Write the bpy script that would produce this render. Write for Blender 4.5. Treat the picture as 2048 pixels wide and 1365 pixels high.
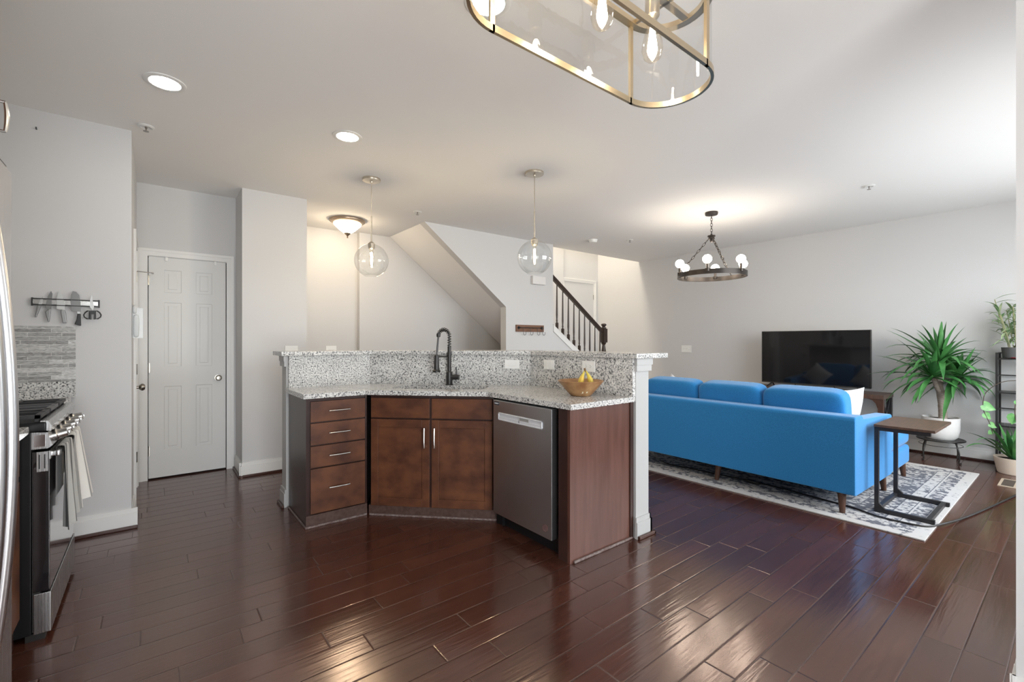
import bpy, bmesh, math, random
from mathutils import Vector, Matrix
PI = math.pi
random.seed(7)

# ------------------------------------------------------------------ camera, world, big lights, exposure
sc = bpy.context.scene
for o in list(bpy.data.objects):
    bpy.data.objects.remove(o)
C = sc.collection
H = 2.70                                   # ceiling height
cam_d = bpy.data.cameras.new('camera')
cam_d.sensor_width = 36.0
cam_d.lens = 16.0
cam_d.clip_start = 0.03
cam = bpy.data.objects.new('camera', cam_d)
cam.location = (0, 0, 1.27)
cam.rotation_euler = (PI / 2, 0, math.radians(51.7 - 90))
C.objects.link(cam)
sc.camera = cam
sc.view_settings.view_transform = 'Standard'
sc.view_settings.look = 'None'
sc.view_settings.exposure = 0.95
sc.view_settings.gamma = 1.0
sc.view_settings.use_curve_mapping = False
w = bpy.data.worlds.new('sky')
sc.world = w
w.use_nodes = True
wt = w.node_tree
_tc = wt.nodes.new('ShaderNodeTexCoord')
_sp = wt.nodes.new('ShaderNodeSeparateXYZ')
_rp = wt.nodes.new('ShaderNodeValToRGB')          # daylight sky above a darker ground
_rp.color_ramp.elements[0].position, _rp.color_ramp.elements[0].color = 0.49, (0.07, 0.075, 0.06, 1)
_rp.color_ramp.elements[1].position, _rp.color_ramp.elements[1].color = 0.51, (0.75, 0.86, 1.0, 1)
_ma = wt.nodes.new('ShaderNodeMath')
_ma.operation = 'MULTIPLY_ADD'
_ma.inputs[1].default_value = 0.5
_ma.inputs[2].default_value = 0.5
wt.links.new(_tc.outputs['Generated'], _sp.inputs[0])
wt.links.new(_sp.outputs[2], _ma.inputs[0])
wt.links.new(_ma.outputs[0], _rp.inputs[0])
wt.links.new(_rp.outputs[0], wt.nodes['Background'].inputs[0])
w.node_tree.nodes['Background'].inputs[1].default_value = 1.2


def area(name, loc, rot, sx, sy, watts, col):
    d = bpy.data.lights.new(name, 'AREA')
    d.shape = 'RECTANGLE'
    d.size, d.size_y, d.energy, d.color = sx, sy, watts, col
    o = bpy.data.objects.new(name, d)
    o.location, o.rotation_euler = loc, rot
    C.objects.link(o)
    return o


# added soft fill behind the camera, daylight at the living window, stairwell light
area('fill_behind_camera', (-0.025, -2.62, 1.10), (math.radians(90 + 18), 0, 0), 2.1, 2.0, 98, (0.97, 0.985, 1.0))
area('daylight_living', (4.7, -0.95, 1.55), (math.radians(90 - 32), 0, 0), 3.0, 1.8, 98, (0.96, 0.985, 1.0))
area('stairwell_light', (5.0, 5.5, 4.9), (0, 0, 0), 1.6, 0.5, 62, (1.0, 0.88, 0.70))


# ------------------------------------------------------------------ materials
def new_mat(name):
    m = bpy.data.materials.new(name)
    m.use_nodes = True
    nt = m.node_tree
    return m, nt, nt.nodes['Principled BSDF']


def N(nt, t, **kw):
    n = nt.nodes.new(t)
    for k, v in kw.items():
        setattr(n, k, v)
    return n


def L(nt, a, b):
    nt.links.new(a, b)


def mat(name, col, rough=0.5, metal=0.0, spec=0.5, coat=0.0, sheen=0.0, bump=None, vary=None):
    """bump=(scale, strength[, stretch]); vary=(scale, other colour[, stretch])"""
    m, nt, b = new_mat(name)
    b.inputs['Base Color'].default_value = (*col, 1)
    b.inputs['Roughness'].default_value = rough
    b.inputs['Metallic'].default_value = metal
    b.inputs['Specular IOR Level'].default_value = spec
    b.inputs['Coat Weight'].default_value = coat
    b.inputs['Coat Roughness'].default_value = 0.15
    b.inputs['Sheen Weight'].default_value = sheen
    tc = N(nt, 'ShaderNodeTexCoord')
    if vary:
        mp = N(nt, 'ShaderNodeMapping')
        mp.inputs['Scale'].default_value = vary[2] if len(vary) > 2 else (1, 1, 1)
        no = N(nt, 'ShaderNodeTexNoise')
        no.inputs['Scale'].default_value = vary[0]
        no.inputs['Detail'].default_value = 5
        rp = N(nt, 'ShaderNodeValToRGB')
        rp.color_ramp.elements[0].position = 0.35
        rp.color_ramp.elements[1].position = 0.65
        rp.color_ramp.elements[0].color = (*col, 1)
        rp.color_ramp.elements[1].color = (*vary[1], 1)
        L(nt, tc.outputs['Object'], mp.inputs[0])
        L(nt, mp.outputs[0], no.inputs['Vector'])
        L(nt, no.outputs['Fac'], rp.inputs[0])
        L(nt, rp.outputs[0], b.inputs['Base Color'])
    if bump:
        mp = N(nt, 'ShaderNodeMapping')
        mp.inputs['Scale'].default_value = bump[2] if len(bump) > 2 else (1, 1, 1)
        no = N(nt, 'ShaderNodeTexNoise')
        no.inputs['Scale'].default_value = bump[0]
        no.inputs['Detail'].default_value = 3
        bp = N(nt, 'ShaderNodeBump')
        bp.inputs['Strength'].default_value = bump[1]
        bp.inputs['Distance'].default_value = 0.002
        L(nt, tc.outputs['Object'], mp.inputs[0])
        L(nt, mp.outputs[0], no.inputs['Vector'])
        L(nt, no.outputs['Fac'], bp.inputs['Height'])
        L(nt, bp.outputs[0], b.inputs['Normal'])
    return m


def emit(name, col, strength, sample=True):
    m, nt, b = new_mat(name)
    b.inputs['Base Color'].default_value = (0.9, 0.9, 0.9, 1)
    b.inputs['Emission Color'].default_value = (*col, 1)
    b.inputs['Emission Strength'].default_value = strength
    if not sample:
        m.cycles.emission_sampling = 'NONE'
    return m


def clear(name, tint=(0.97, 0.98, 0.98), lo=0.03, hi=0.55, rough=0.02, bump=0.0):
    m, nt, b = new_mat(name)
    nt.nodes.remove(b)
    out = nt.nodes['Material Output']
    tr = N(nt, 'ShaderNodeBsdfTransparent')
    tr.inputs[0].default_value = (*tint, 1)
    gl = N(nt, 'ShaderNodeBsdfGlossy')
    gl.inputs['Roughness'].default_value = rough
    mx = N(nt, 'ShaderNodeMixShader')
    lw = N(nt, 'ShaderNodeLayerWeight')
    lw.inputs['Blend'].default_value = 0.28
    mr = N(nt, 'ShaderNodeMapRange')
    mr.inputs['To Min'].default_value = lo
    mr.inputs['To Max'].default_value = hi
    L(nt, lw.outputs['Facing'], mr.inputs['Value'])
    L(nt, mr.outputs[0], mx.inputs[0])
    L(nt, tr.outputs[0], mx.inputs[1])
    L(nt, gl.outputs[0], mx.inputs[2])
    L(nt, mx.outputs[0], out.inputs['Surface'])
    if bump:
        tc = N(nt, 'ShaderNodeTexCoord')
        no = N(nt, 'ShaderNodeTexNoise')
        no.inputs['Scale'].default_value = 14
        bp = N(nt, 'ShaderNodeBump')
        bp.inputs['Strength'].default_value = bump
        bp.inputs['Distance'].default_value = 0.004
        L(nt, tc.outputs['Object'], no.inputs['Vector'])
        L(nt, no.outputs['Fac'], bp.inputs['Height'])
        L(nt, bp.outputs[0], gl.inputs['Normal'])
    return m


def granite_mat():
    m, nt, b = new_mat('granite')
    b.inputs['Roughness'].default_value = 0.16
    tc = N(nt, 'ShaderNodeTexCoord')
    n1 = N(nt, 'ShaderNodeTexNoise')
    n1.inputs['Scale'].default_value = 105
    n1.inputs['Detail'].default_value = 2.5
    n1.inputs['Roughness'].default_value = 0.55
    r1 = N(nt, 'ShaderNodeValToRGB')
    e = r1.color_ramp.elements
    e[0].position, e[0].color = 0.31, (0.03, 0.031, 0.034, 1)
    e[1].position, e[1].color = 0.62, (0.74, 0.735, 0.71, 1)
    x = e.new(0.37); x.color = (0.15, 0.15, 0.155, 1)
    x = e.new(0.43); x.color = (0.36, 0.36, 0.355, 1)
    x = e.new(0.50); x.color = (0.58, 0.575, 0.555, 1)
    n2 = N(nt, 'ShaderNodeTexNoise')
    n2.inputs['Scale'].default_value = 9
    n2.inputs['Detail'].default_value = 3
    mx = N(nt, 'ShaderNodeMix', data_type='RGBA')
    mx.blend_type = 'MULTIPLY'
    r2 = N(nt, 'ShaderNodeValToRGB')
    r2.color_ramp.elements[0].position, r2.color_ramp.elements[0].color = 0.35, (0.86, 0.86, 0.87, 1)
    r2.color_ramp.elements[1].position, r2.color_ramp.elements[1].color = 0.65, (1, 1, 1, 1)
    mx.inputs['Factor'].default_value = 1
    L(nt, tc.outputs['Object'], n1.inputs['Vector'])
    L(nt, tc.outputs['Object'], n2.inputs['Vector'])
    L(nt, n1.outputs['Fac'], r1.inputs[0])
    L(nt, n2.outputs['Fac'], r2.inputs[0])
    L(nt, r1.outputs[0], mx.inputs[6])
    L(nt, r2.outputs[0], mx.inputs[7])
    L(nt, mx.outputs[2], b.inputs['Base Color'])
    return m


def math_node(nt, op, a, bval=None, c=None):
    n = N(nt, 'ShaderNodeMath', operation=op)
    for i, v in enumerate((a, bval, c)):
        if v is None:
            continue
        if isinstance(v, (int, float)):
            n.inputs[i].default_value = v
        else:
            L(nt, v, n.inputs[i])
    return n.outputs[0]


def floor_mat():
    m, nt, b = new_mat('dark_plank_floor')
    tc = N(nt, 'ShaderNodeTexCoord')
    sp = N(nt, 'ShaderNodeSeparateXYZ')
    L(nt, tc.outputs['Object'], sp.inputs[0])
    W = 0.125
    yy = math_node(nt, 'DIVIDE', math_node(nt, 'ADD', sp.outputs[1], 10 * W - (1.695 - 13 * W)), W)
    row = math_node(nt, 'FLOOR', yy)
    fy = math_node(nt, 'FRACT', yy)
    wn = N(nt, 'ShaderNodeTexWhiteNoise', noise_dimensions='1D')
    L(nt, row, wn.inputs['W'])
    ln = math_node(nt, 'MULTIPLY_ADD', wn.outputs['Value'], 0.55, 0.62)
    wn2 = N(nt, 'ShaderNodeTexWhiteNoise', noise_dimensions='1D')
    L(nt, math_node(nt, 'ADD', row, 57.3), wn2.inputs['W'])
    xx = math_node(nt, 'DIVIDE', math_node(nt, 'ADD', sp.outputs[0], math_node(nt, 'MULTIPLY_ADD', wn2.outputs['Value'], 3.0, 20.0)), ln)
    col = math_node(nt, 'FLOOR', xx)
    fx = math_node(nt, 'MULTIPLY', math_node(nt, 'FRACT', xx), ln)
    fym = math_node(nt, 'MULTIPLY', fy, W)
    # distance to nearest plank edge, metres
    dy = math_node(nt, 'MINIMUM', fym, math_node(nt, 'SUBTRACT', W, fym))
    dx = math_node(nt, 'MINIMUM', fx, math_node(nt, 'SUBTRACT', ln, fx))
    d = math_node(nt, 'MINIMUM', dx, dy)
    groove = N(nt, 'ShaderNodeMapRange')
    groove.inputs['From Min'].default_value = 0.0006
    groove.inputs['From Max'].default_value = 0.0026
    L(nt, d, groove.inputs['Value'])
    idn = N(nt, 'ShaderNodeTexWhiteNoise', noise_dimensions='2D')
    cb = N(nt, 'ShaderNodeCombineXYZ')
    L(nt, row, cb.inputs[0]); L(nt, col, cb.inputs[1])
    L(nt, cb.outputs[0], idn.inputs['Vector'])
    # grain
    mp = N(nt, 'ShaderNodeMapping')
    mp.inputs['Scale'].default_value = (2.5, 38, 1)
    L(nt, tc.outputs['Object'], mp.inputs[0])
    add = N(nt, 'ShaderNodeVectorMath', operation='ADD')
    L(nt, mp.outputs[0], add.inputs[0])
    sc2 = N(nt, 'ShaderNodeVectorMath', operation='SCALE')
    sc2.inputs['Scale'].default_value = 40
    L(nt, idn.outputs['Color'], sc2.inputs[0])
    L(nt, sc2.outputs[0], add.inputs[1])
    gr = N(nt, 'ShaderNodeTexNoise')
    gr.inputs['Scale'].default_value = 1.6
    gr.inputs['Detail'].default_value = 5
    L(nt, add.outputs[0], gr.inputs['Vector'])
    rp = N(nt, 'ShaderNodeValToRGB')
    rp.color_ramp.elements[0].position, rp.color_ramp.elements[0].color = 0.30, (0.046, 0.0150, 0.0098, 1)
    rp.color_ramp.elements[1].position, rp.color_ramp.elements[1].color = 0.72, (0.078, 0.0275, 0.0175, 1)
    L(nt, gr.outputs['Fac'], rp.inputs[0])
    hv = N(nt, 'ShaderNodeHueSaturation')
    L(nt, rp.outputs[0], hv.inputs['Color'])
    L(nt, math_node(nt, 'MULTIPLY_ADD', idn.outputs['Value'], 0.35, 0.80), hv.inputs['Value'])
    mx = N(nt, 'ShaderNodeMix', data_type='RGBA')
    L(nt, groove.outputs[0], mx.inputs[0])
    mx.inputs[6].default_value = (0.022, 0.010, 0.008, 1)
    L(nt, hv.outputs[0], mx.inputs[7])
    L(nt, mx.outputs[2], b.inputs['Base Color'])
    b.inputs['Roughness'].default_value = 0.19
    b.inputs['IOR'].default_value = 2.0
    b.inputs['Specular IOR Level'].default_value = 0.5
    b.inputs['Specular Tint'].default_value = (1.0, 0.84, 0.79, 1)
    rgh = N(nt, 'ShaderNodeMapRange')
    rgh.inputs['To Min'].default_value = 0.42
    rgh.inputs['To Max'].default_value = 0.18
    L(nt, groove.outputs[0], rgh.inputs['Value'])
    L(nt, rgh.outputs[0], b.inputs['Roughness'])
    # bump: hand-scraped ripple + bevelled edge
    mp2 = N(nt, 'ShaderNodeMapping')
    mp2.inputs['Scale'].default_value = (2.2, 26, 1)
    L(nt, tc.outputs['Object'], mp2.inputs[0])
    add2 = N(nt, 'ShaderNodeVectorMath', operation='ADD')
    L(nt, mp2.outputs[0], add2.inputs[0]); L(nt, sc2.outputs[0], add2.inputs[1])
    rip = N(nt, 'ShaderNodeTexNoise')
    rip.inputs['Scale'].default_value = 1.8
    rip.inputs['Detail'].default_value = 2
    rip.inputs['Distortion'].default_value = 0.4
    L(nt, add2.outputs[0], rip.inputs['Vector'])
    bev = N(nt, 'ShaderNodeMapRange')
    bev.inputs['From Min'].default_value = 0.0
    bev.inputs['From Max'].default_value = 0.005
    L(nt, d, bev.inputs['Value'])
    hgt = math_node(nt, 'ADD', math_node(nt, 'MULTIPLY', rip.outputs['Fac'], 0.0008), math_node(nt, 'MULTIPLY', bev.outputs[0], 0.0009))
    bp = N(nt, 'ShaderNodeBump')
    bp.inputs['Strength'].default_value = 0.9
    bp.inputs['Distance'].default_value = 1.0
    L(nt, hgt, bp.inputs['Height'])
    L(nt, bp.outputs[0], b.inputs['Normal'])
    return m


def steel_mat(name='stainless', col=(0.50, 0.50, 0.50), rough=0.26, stretch=(300, 300, 1)):
    m, nt, b = new_mat(name)
    b.inputs['Base Color'].default_value = (*col, 1)
    b.inputs['Metallic'].default_value = 1.0
    tc = N(nt, 'ShaderNodeTexCoord')
    mp = N(nt, 'ShaderNodeMapping')
    mp.inputs['Scale'].default_value = stretch
    no = N(nt, 'ShaderNodeTexNoise')
    no.inputs['Scale'].default_value = 1
    no.inputs['Detail'].default_value = 2
    mr = N(nt, 'ShaderNodeMapRange')
    mr.inputs['To Min'].default_value = rough - 0.06
    mr.inputs['To Max'].default_value = rough + 0.08
    L(nt, tc.outputs['Object'], mp.inputs[0]); L(nt, mp.outputs[0], no.inputs['Vector'])
    L(nt, no.outputs['Fac'], mr.inputs['Value']); L(nt, mr.outputs[0], b.inputs['Roughness'])
    return m


def tile_mat():
    """staggered glass strip mosaic on the x-z plane"""
    m, nt, b = new_mat('mosaic_strips')
    tc = N(nt, 'ShaderNodeTexCoord')
    sp = N(nt, 'ShaderNodeSeparateXYZ')
    cb = N(nt, 'ShaderNodeCombineXYZ')
    L(nt, tc.outputs['Object'], sp.inputs[0])
    L(nt, sp.outputs[0], cb.inputs[0]); L(nt, sp.outputs[2], cb.inputs[1])
    br = N(nt, 'ShaderNodeTexBrick')
    br.offset = 0.37
    br.squash = 1.4
    br.squash_frequency = 3
    br.inputs['Scale'].default_value = 1
    br.inputs['Brick Width'].default_value = 0.15
    br.inputs['Row Height'].default_value = 0.0245
    br.inputs['Mortar Size'].default_value = 0.0011
    br.inputs['Color1'].default_value = (0.30, 0.30, 0.295, 1)
    br.inputs['Color2'].default_value = (0.60, 0.60, 0.59, 1)
    br.inputs['Mortar'].default_value = (0.62, 0.62, 0.60, 1)
    L(nt, cb.outputs[0], br.inputs['Vector'])
    no = N(nt, 'ShaderNodeTexNoise')
    no.inputs['Scale'].default_value = 22
    no.inputs['Distortion'].default_value = 2
    mp = N(nt, 'ShaderNodeMapping')
    mp.inputs['Scale'].default_value = (1, 1, 4)
    L(nt, tc.outputs['Object'], mp.inputs[0]); L(nt, mp.outputs[0], no.inputs['Vector'])
    mx = N(nt, 'ShaderNodeMix', data_type='RGBA')
    mx.blend_type = 'OVERLAY'
    mx.inputs[0].default_value = 0.8
    L(nt, br.outputs['Color'], mx.inputs[6]); L(nt, no.outputs['Fac'], mx.inputs[7])
    L(nt, mx.outputs[2], b.inputs['Base Color'])
    b.inputs['Roughness'].default_value = 0.12
    return m


def rug_mat(x0, x1, y0, y1):
    m, nt, b = new_mat('faded_rug')
    tc = N(nt, 'ShaderNodeTexCoord')
    sp = N(nt, 'ShaderNodeSeparateXYZ')
    L(nt, tc.outputs['Object'], sp.inputs[0])
    dx = math_node(nt, 'MINIMUM', math_node(nt, 'SUBTRACT', sp.outputs[0], x0), math_node(nt, 'SUBTRACT', x1, sp.outputs[0]))
    dy = math_node(nt, 'MINIMUM', math_node(nt, 'SUBTRACT', sp.outputs[1], y0), math_node(nt, 'SUBTRACT', y1, sp.outputs[1]))
    d = math_node(nt, 'MINIMUM', dx, dy)
    band = N(nt, 'ShaderNodeValToRGB')
    band.color_ramp.interpolation = 'CONSTANT'
    e = band.color_ramp.elements          # amount of dark motif with distance from the edge (d / 0.8)
    e[0].position, e[0].color = 0.0, (0, 0, 0, 1)
    e[1].position, e[1].color = 0.095, (0.55, 0.55, 0.55, 1)
    for p, v in ((0.20, 0.0), (0.215, 0.95), (0.225, 0.35), (0.32, 0.95), (0.33, 0.65), (0.56, 0.9), (0.57, 0.35), (0.66, 0.95), (0.67, 0.62)):
        k = e.new(p); k.color = (v, v, v, 1)
    L(nt, math_node(nt, 'DIVIDE', d, 0.8), band.inputs[0])
    no = N(nt, 'ShaderNodeTexNoise')
    no.inputs['Scale'].default_value = 34
    no.inputs['Detail'].default_value = 4
    no.inputs['Roughness'].default_value = 0.7
    no.inputs['Distortion'].default_value = 1.4
    vo = N(nt, 'ShaderNodeTexVoronoi')
    vo.inputs['Scale'].default_value = 24
    wear = N(nt, 'ShaderNodeTexNoise')
    wear.inputs['Scale'].default_value = 5.0
    wear.inputs['Detail'].default_value = 6
    for t in (no, vo, wear):
        L(nt, tc.outputs['Object'], t.inputs['Vector'])
    a = math_node(nt, 'ADD', math_node(nt, 'MULTIPLY', no.outputs['Fac'], 0.75), math_node(nt, 'MULTIPLY', vo.outputs['Distance'], 0.42))
    a = math_node(nt, 'ADD', a, math_node(nt, 'MULTIPLY', math_node(nt, 'SUBTRACT', wear.outputs['Fac'], 0.5), 0.35))
    thr = math_node(nt, 'SUBTRACT', 0.78, math_node(nt, 'MULTIPLY', band.outputs[0], 0.37))
    mr = N(nt, 'ShaderNodeMapRange')
    mr.inputs['From Min'].default_value = -0.03
    mr.inputs['From Max'].default_value = 0.06
    L(nt, math_node(nt, 'SUBTRACT', a, thr), mr.inputs['Value'])
    mx = N(nt, 'ShaderNodeMix', data_type='RGBA')
    L(nt, math_node(nt, 'MULTIPLY', mr.outputs[0], 0.85), mx.inputs[0])
    mx.inputs[6].default_value = (0.46, 0.45, 0.445, 1)
    mx.inputs[7].default_value = (0.055, 0.062, 0.088, 1)
    L(nt, mx.outputs[2], b.inputs['Base Color'])
    b.inputs['Roughness'].default_value = 0.95
    b.inputs['Specular IOR Level'].default_value = 0.1
    bp = N(nt, 'ShaderNodeBump')
    bp.inputs['Strength'].default_value = 0.5
    bp.inputs['Distance'].default_value = 0.003
    fine = N(nt, 'ShaderNodeTexNoise')
    fine.inputs['Scale'].default_value = 220
    L(nt, tc.outputs['Object'], fine.inputs['Vector'])
    L(nt, fine.outputs['Fac'], bp.inputs['Height'])
    L(nt, bp.outputs[0], b.inputs['Normal'])
    return m


def stripe_mat(name, c0, c1, freq, duty):
    m, nt, b = new_mat(name)
    tc = N(nt, 'ShaderNodeTexCoord')
    sp = N(nt, 'ShaderNodeSeparateXYZ')
    L(nt, tc.outputs['UV'], sp.inputs[0])
    f = math_node(nt, 'FRACT', math_node(nt, 'MULTIPLY', sp.outputs[0], freq))
    g = math_node(nt, 'LESS_THAN', f, duty)
    mx = N(nt, 'ShaderNodeMix', data_type='RGBA')
    L(nt, g, mx.inputs[0])
    mx.inputs[6].default_value = (*c0, 1)
    mx.inputs[7].default_value = (*c1, 1)
    L(nt, mx.outputs[2], b.inputs['Base Color'])
    b.inputs['Roughness'].default_value = 0.9
    b.inputs['Sheen Weight'].default_value = 0.2
    return m


M = {}
M['wall'] = mat('wall_paint', (0.595, 0.592, 0.592), 0.75, spec=0.25, bump=(260, 0.04))
M['ceil'] = mat('ceiling_paint', (0.83, 0.82, 0.81), 0.9, spec=0.15, bump=(200, 0.04))
M['white'] = mat('white_trim', (0.74, 0.735, 0.72), 0.38, spec=0.4)
M['door'] = mat('white_door', (0.66, 0.66, 0.65), 0.42, spec=0.4, bump=(40, 0.05, (1, 1, 0.08)))
M['floor'] = floor_mat()
M['post'] = mat('white_post_paint', (0.43, 0.428, 0.424), 0.42, spec=0.4)
M['shoe'] = mat('shoe_moulding', (0.055, 0.022, 0.016), 0.3, spec=0.5)
M['granite'] = granite_mat()
M['cab'] = mat('cherry_cabinet', (0.135, 0.050, 0.022), 0.42, spec=0.35, vary=(7, (0.066, 0.023, 0.012), (1, 1, 1.3)), bump=(30, 0.06, (1, 1, 8)))
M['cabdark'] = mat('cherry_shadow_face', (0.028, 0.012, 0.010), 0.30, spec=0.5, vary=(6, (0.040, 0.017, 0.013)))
M['panel'] = mat('cherry_end_panel', (0.115, 0.048, 0.035), 0.30, spec=0.5, vary=(5, (0.082, 0.032, 0.022), (6, 6, 0.5)))
M['toe'] = mat('toe_board', (0.060, 0.030, 0.024), 0.4, spec=0.45, vary=(40, (0.09, 0.055, 0.045)))
M['bead'] = mat('toe_bead', (0.22, 0.18, 0.17), 0.5, vary=(60, (0.10, 0.06, 0.05)))
M['nickel'] = mat('brushed_nickel', (0.62, 0.61, 0.59), 0.24, metal=1)
M['knob'] = mat('aged_nickel', (0.30, 0.28, 0.25), 0.28, metal=1)
M['steel'] = steel_mat()
M['steel_d'] = steel_mat('dishwasher_steel', (0.64, 0.66, 0.675), 0.30, (60, 60, 0.4))
M['steel_f'] = steel_mat('fridge_steel', (0.62, 0.62, 0.64), 0.24)
M['handle_steel'] = steel_mat('satin_handle_steel', (0.66, 0.66, 0.67), 0.30, (200, 200, 1))
M['chrome'] = mat('polished_steel', (0.75, 0.75, 0.75), 0.12, metal=1)
M['blade'] = mat('knife_blade', (0.46, 0.46, 0.45), 0.45, metal=1)
M['grip'] = mat('satin_steel_grip', (0.27, 0.27, 0.265), 0.4, metal=1)
M['bladed'] = mat('dull_blade', (0.20, 0.20, 0.195), 0.42, metal=1)
M['plast'] = mat('white_plastic', (0.78, 0.78, 0.76), 0.35)
M['plastg'] = mat('outlet_slot', (0.30, 0.30, 0.29), 0.5)
M['grayplast'] = mat('pale_grey_plastic', (0.62, 0.63, 0.66), 0.3)
M['black'] = mat('black_enamel', (0.010, 0.010, 0.011), 0.28, spec=0.3)
M['blackm'] = mat('matte_black_metal', (0.016, 0.015, 0.014), 0.38, spec=0.5)
M['iron'] = mat('cast_iron', (0.030, 0.030, 0.032), 0.5)
M['ironhi'] = mat('grate_satin', (0.13, 0.13, 0.135), 0.4, metal=0.6)
M['bronze'] = mat('dark_bronze', (0.055, 0.047, 0.042), 0.34, metal=0.75)
M['ovenglass'] = mat('oven_glass', (0.010, 0.010, 0.012), 0.03, spec=1.0, coat=1.0)
M['screen'] = mat('tv_screen', (0.006, 0.006, 0.007), 0.05, spec=0.5)
M['brass'] = mat('champagne_brass', (0.62, 0.51, 0.35), 0.30, metal=1)
M['pewter'] = mat('satin_champagne', (0.60, 0.54, 0.45), 0.28, metal=1)
M['fixbrown'] = mat('brushed_taupe_metal', (0.36, 0.28, 0.21), 0.38, metal=0.8)
M['glass'] = clear('clear_glass')
M['seedy'] = clear('seeded_glass', lo=0.035, hi=0.30, rough=0.03, bump=0.35)
M['winglass'] = clear('window_glass', lo=0.02, hi=0.3)
M['acryl'] = clear('clear_acrylic', tint=(0.95, 0.955, 0.955), lo=0.012, hi=0.22, rough=0.15)
M['bulbglass'] = clear('bulb_glass', tint=(1.0, 0.97, 0.92), lo=0.04, hi=0.4)
M['glow'] = emit('warm_filament', (1.0, 0.86, 0.64), 55)
M['glowp'] = emit('pendant_filament', (1.0, 0.80, 0.52), 260)
M['globe'] = emit('frosted_globe_glow', (1.0, 0.87, 0.71), 27)
M['can'] = emit('led_lens', (1.0, 0.96, 0.90), 38)
M['bowlglow'] = emit('alabaster_glow', (1.0, 0.79, 0.53), 20)
M['sofa'] = mat('blue_weave', (0.018, 0.175, 0.43), 0.85, spec=0.15, sheen=0.25, vary=(160, (0.026, 0.215, 0.50)), bump=(420, 0.35))
M['pillow'] = mat('white_cotton', (0.56, 0.555, 0.555), 0.9, spec=0.1, bump=(250, 0.2))
M['walnut'] = mat('walnut_leg', (0.085, 0.038, 0.022), 0.4, vary=(20, (0.055, 0.024, 0.014), (4, 4, 0.6)))
M['tabletop'] = mat('rustic_brown_board', (0.115, 0.062, 0.040), 0.35, vary=(9, (0.070, 0.042, 0.032), (1, 5, 1)))
M['tableedge'] = mat('rustic_frame_metal', (0.022, 0.020, 0.022), 0.4)
M['hookwood'] = mat('rack_board', (0.20, 0.095, 0.055), 0.6, vary=(8, (0.14, 0.065, 0.035), (3, 3, 20)))
M['railwood'] = mat('espresso_rail', (0.032, 0.018, 0.013), 0.33)
M['bowl'] = mat('patchwork_wood_bowl', (0.40, 0.235, 0.105), 0.35, vary=(16, (0.25, 0.115, 0.045), (1, 1, 0.6)))
M['banana'] = mat('banana_skin', (0.72, 0.50, 0.075), 0.5, vary=(14, (0.55, 0.52, 0.10)))
M['bananatip'] = mat('banana_stem', (0.16, 0.09, 0.04), 0.7)
M['inlay'] = mat('pale_inlay', (0.70, 0.66, 0.50), 0.4)
M['red'] = mat('red_tray', (0.45, 0.02, 0.03), 0.4)
M['sticker'] = mat('red_sticker_ring', (0.16, 0.06, 0.06), 0.5)
M['badge'] = mat('badge_dark', (0.035, 0.04, 0.055), 0.35)
M['ceram'] = mat('white_glazed_pot', (0.70, 0.69, 0.68), 0.45, vary=(6, (0.62, 0.60, 0.59)))
M['cream'] = mat('cream_pot', (0.66, 0.56, 0.46), 0.6)
M['greypot'] = mat('charcoal_felt_pot', (0.085, 0.085, 0.085), 0.8)
M['soil'] = mat('potting_soil', (0.035, 0.024, 0.017), 1.0, bump=(60, 0.8))
M['bark'] = mat('yucca_trunk', (0.36, 0.31, 0.27), 0.85, vary=(24, (0.24, 0.19, 0.15), (1, 1, 6)), bump=(40, 0.6, (1, 1, 4)))
M['leaf'] = mat('yucca_leaf', (0.030, 0.150, 0.035), 0.36, spec=0.5, vary=(7, (0.085, 0.26, 0.075)))
M['leaf2'] = mat('pale_bamboo_leaf', (0.13, 0.25, 0.10), 0.45, vary=(14, (0.42, 0.50, 0.30)))
M['leaf3'] = mat('pothos_leaf', (0.08, 0.30, 0.08), 0.4, vary=(26, (0.22, 0.46, 0.16)))
M['leaf4'] = mat('strap_leaf', (0.025, 0.12, 0.04), 0.38, vary=(9, (0.09, 0.26, 0.07)))
M['stem'] = mat('brown_stem', (0.08, 0.06, 0.045), 0.7)
M['canes'] = mat('plant_canes', (0.30, 0.30, 0.16), 0.6)
M['vent'] = mat('register_tan', (0.42, 0.34, 0.26), 0.5)
M['ventd'] = mat('register_louvre', (0.10, 0.08, 0.065), 0.5)
M['tile'] = tile_mat()
M['ceilmetal'] = mat('sprinkler_metal', (0.35, 0.33, 0.31), 0.35, metal=1)
M['paper'] = mat('white_paper', (0.55, 0.55, 0.54), 0.9, spec=0.1)
M['towel1'] = stripe_mat('pale_striped_towel', (0.70, 0.69, 0.66), (0.27, 0.27, 0.26), 7.0, 0.28)
M['towel2'] = stripe_mat('grey_striped_towel', (0.42, 0.42, 0.40), (0.10, 0.10, 0.10), 7.0, 0.5)
M['handle_k'] = mat('black_grip', (0.014, 0.014, 0.014), 0.4)
M['steelin'] = mat('sink_steel', (0.42, 0.42, 0.42), 0.3, metal=1)
M['cord'] = mat('black_rubber_cord', (0.012, 0.010, 0.010), 0.45)
M['chime'] = mat('white_box_plastic', (0.72, 0.70, 0.69), 0.45)


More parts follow.
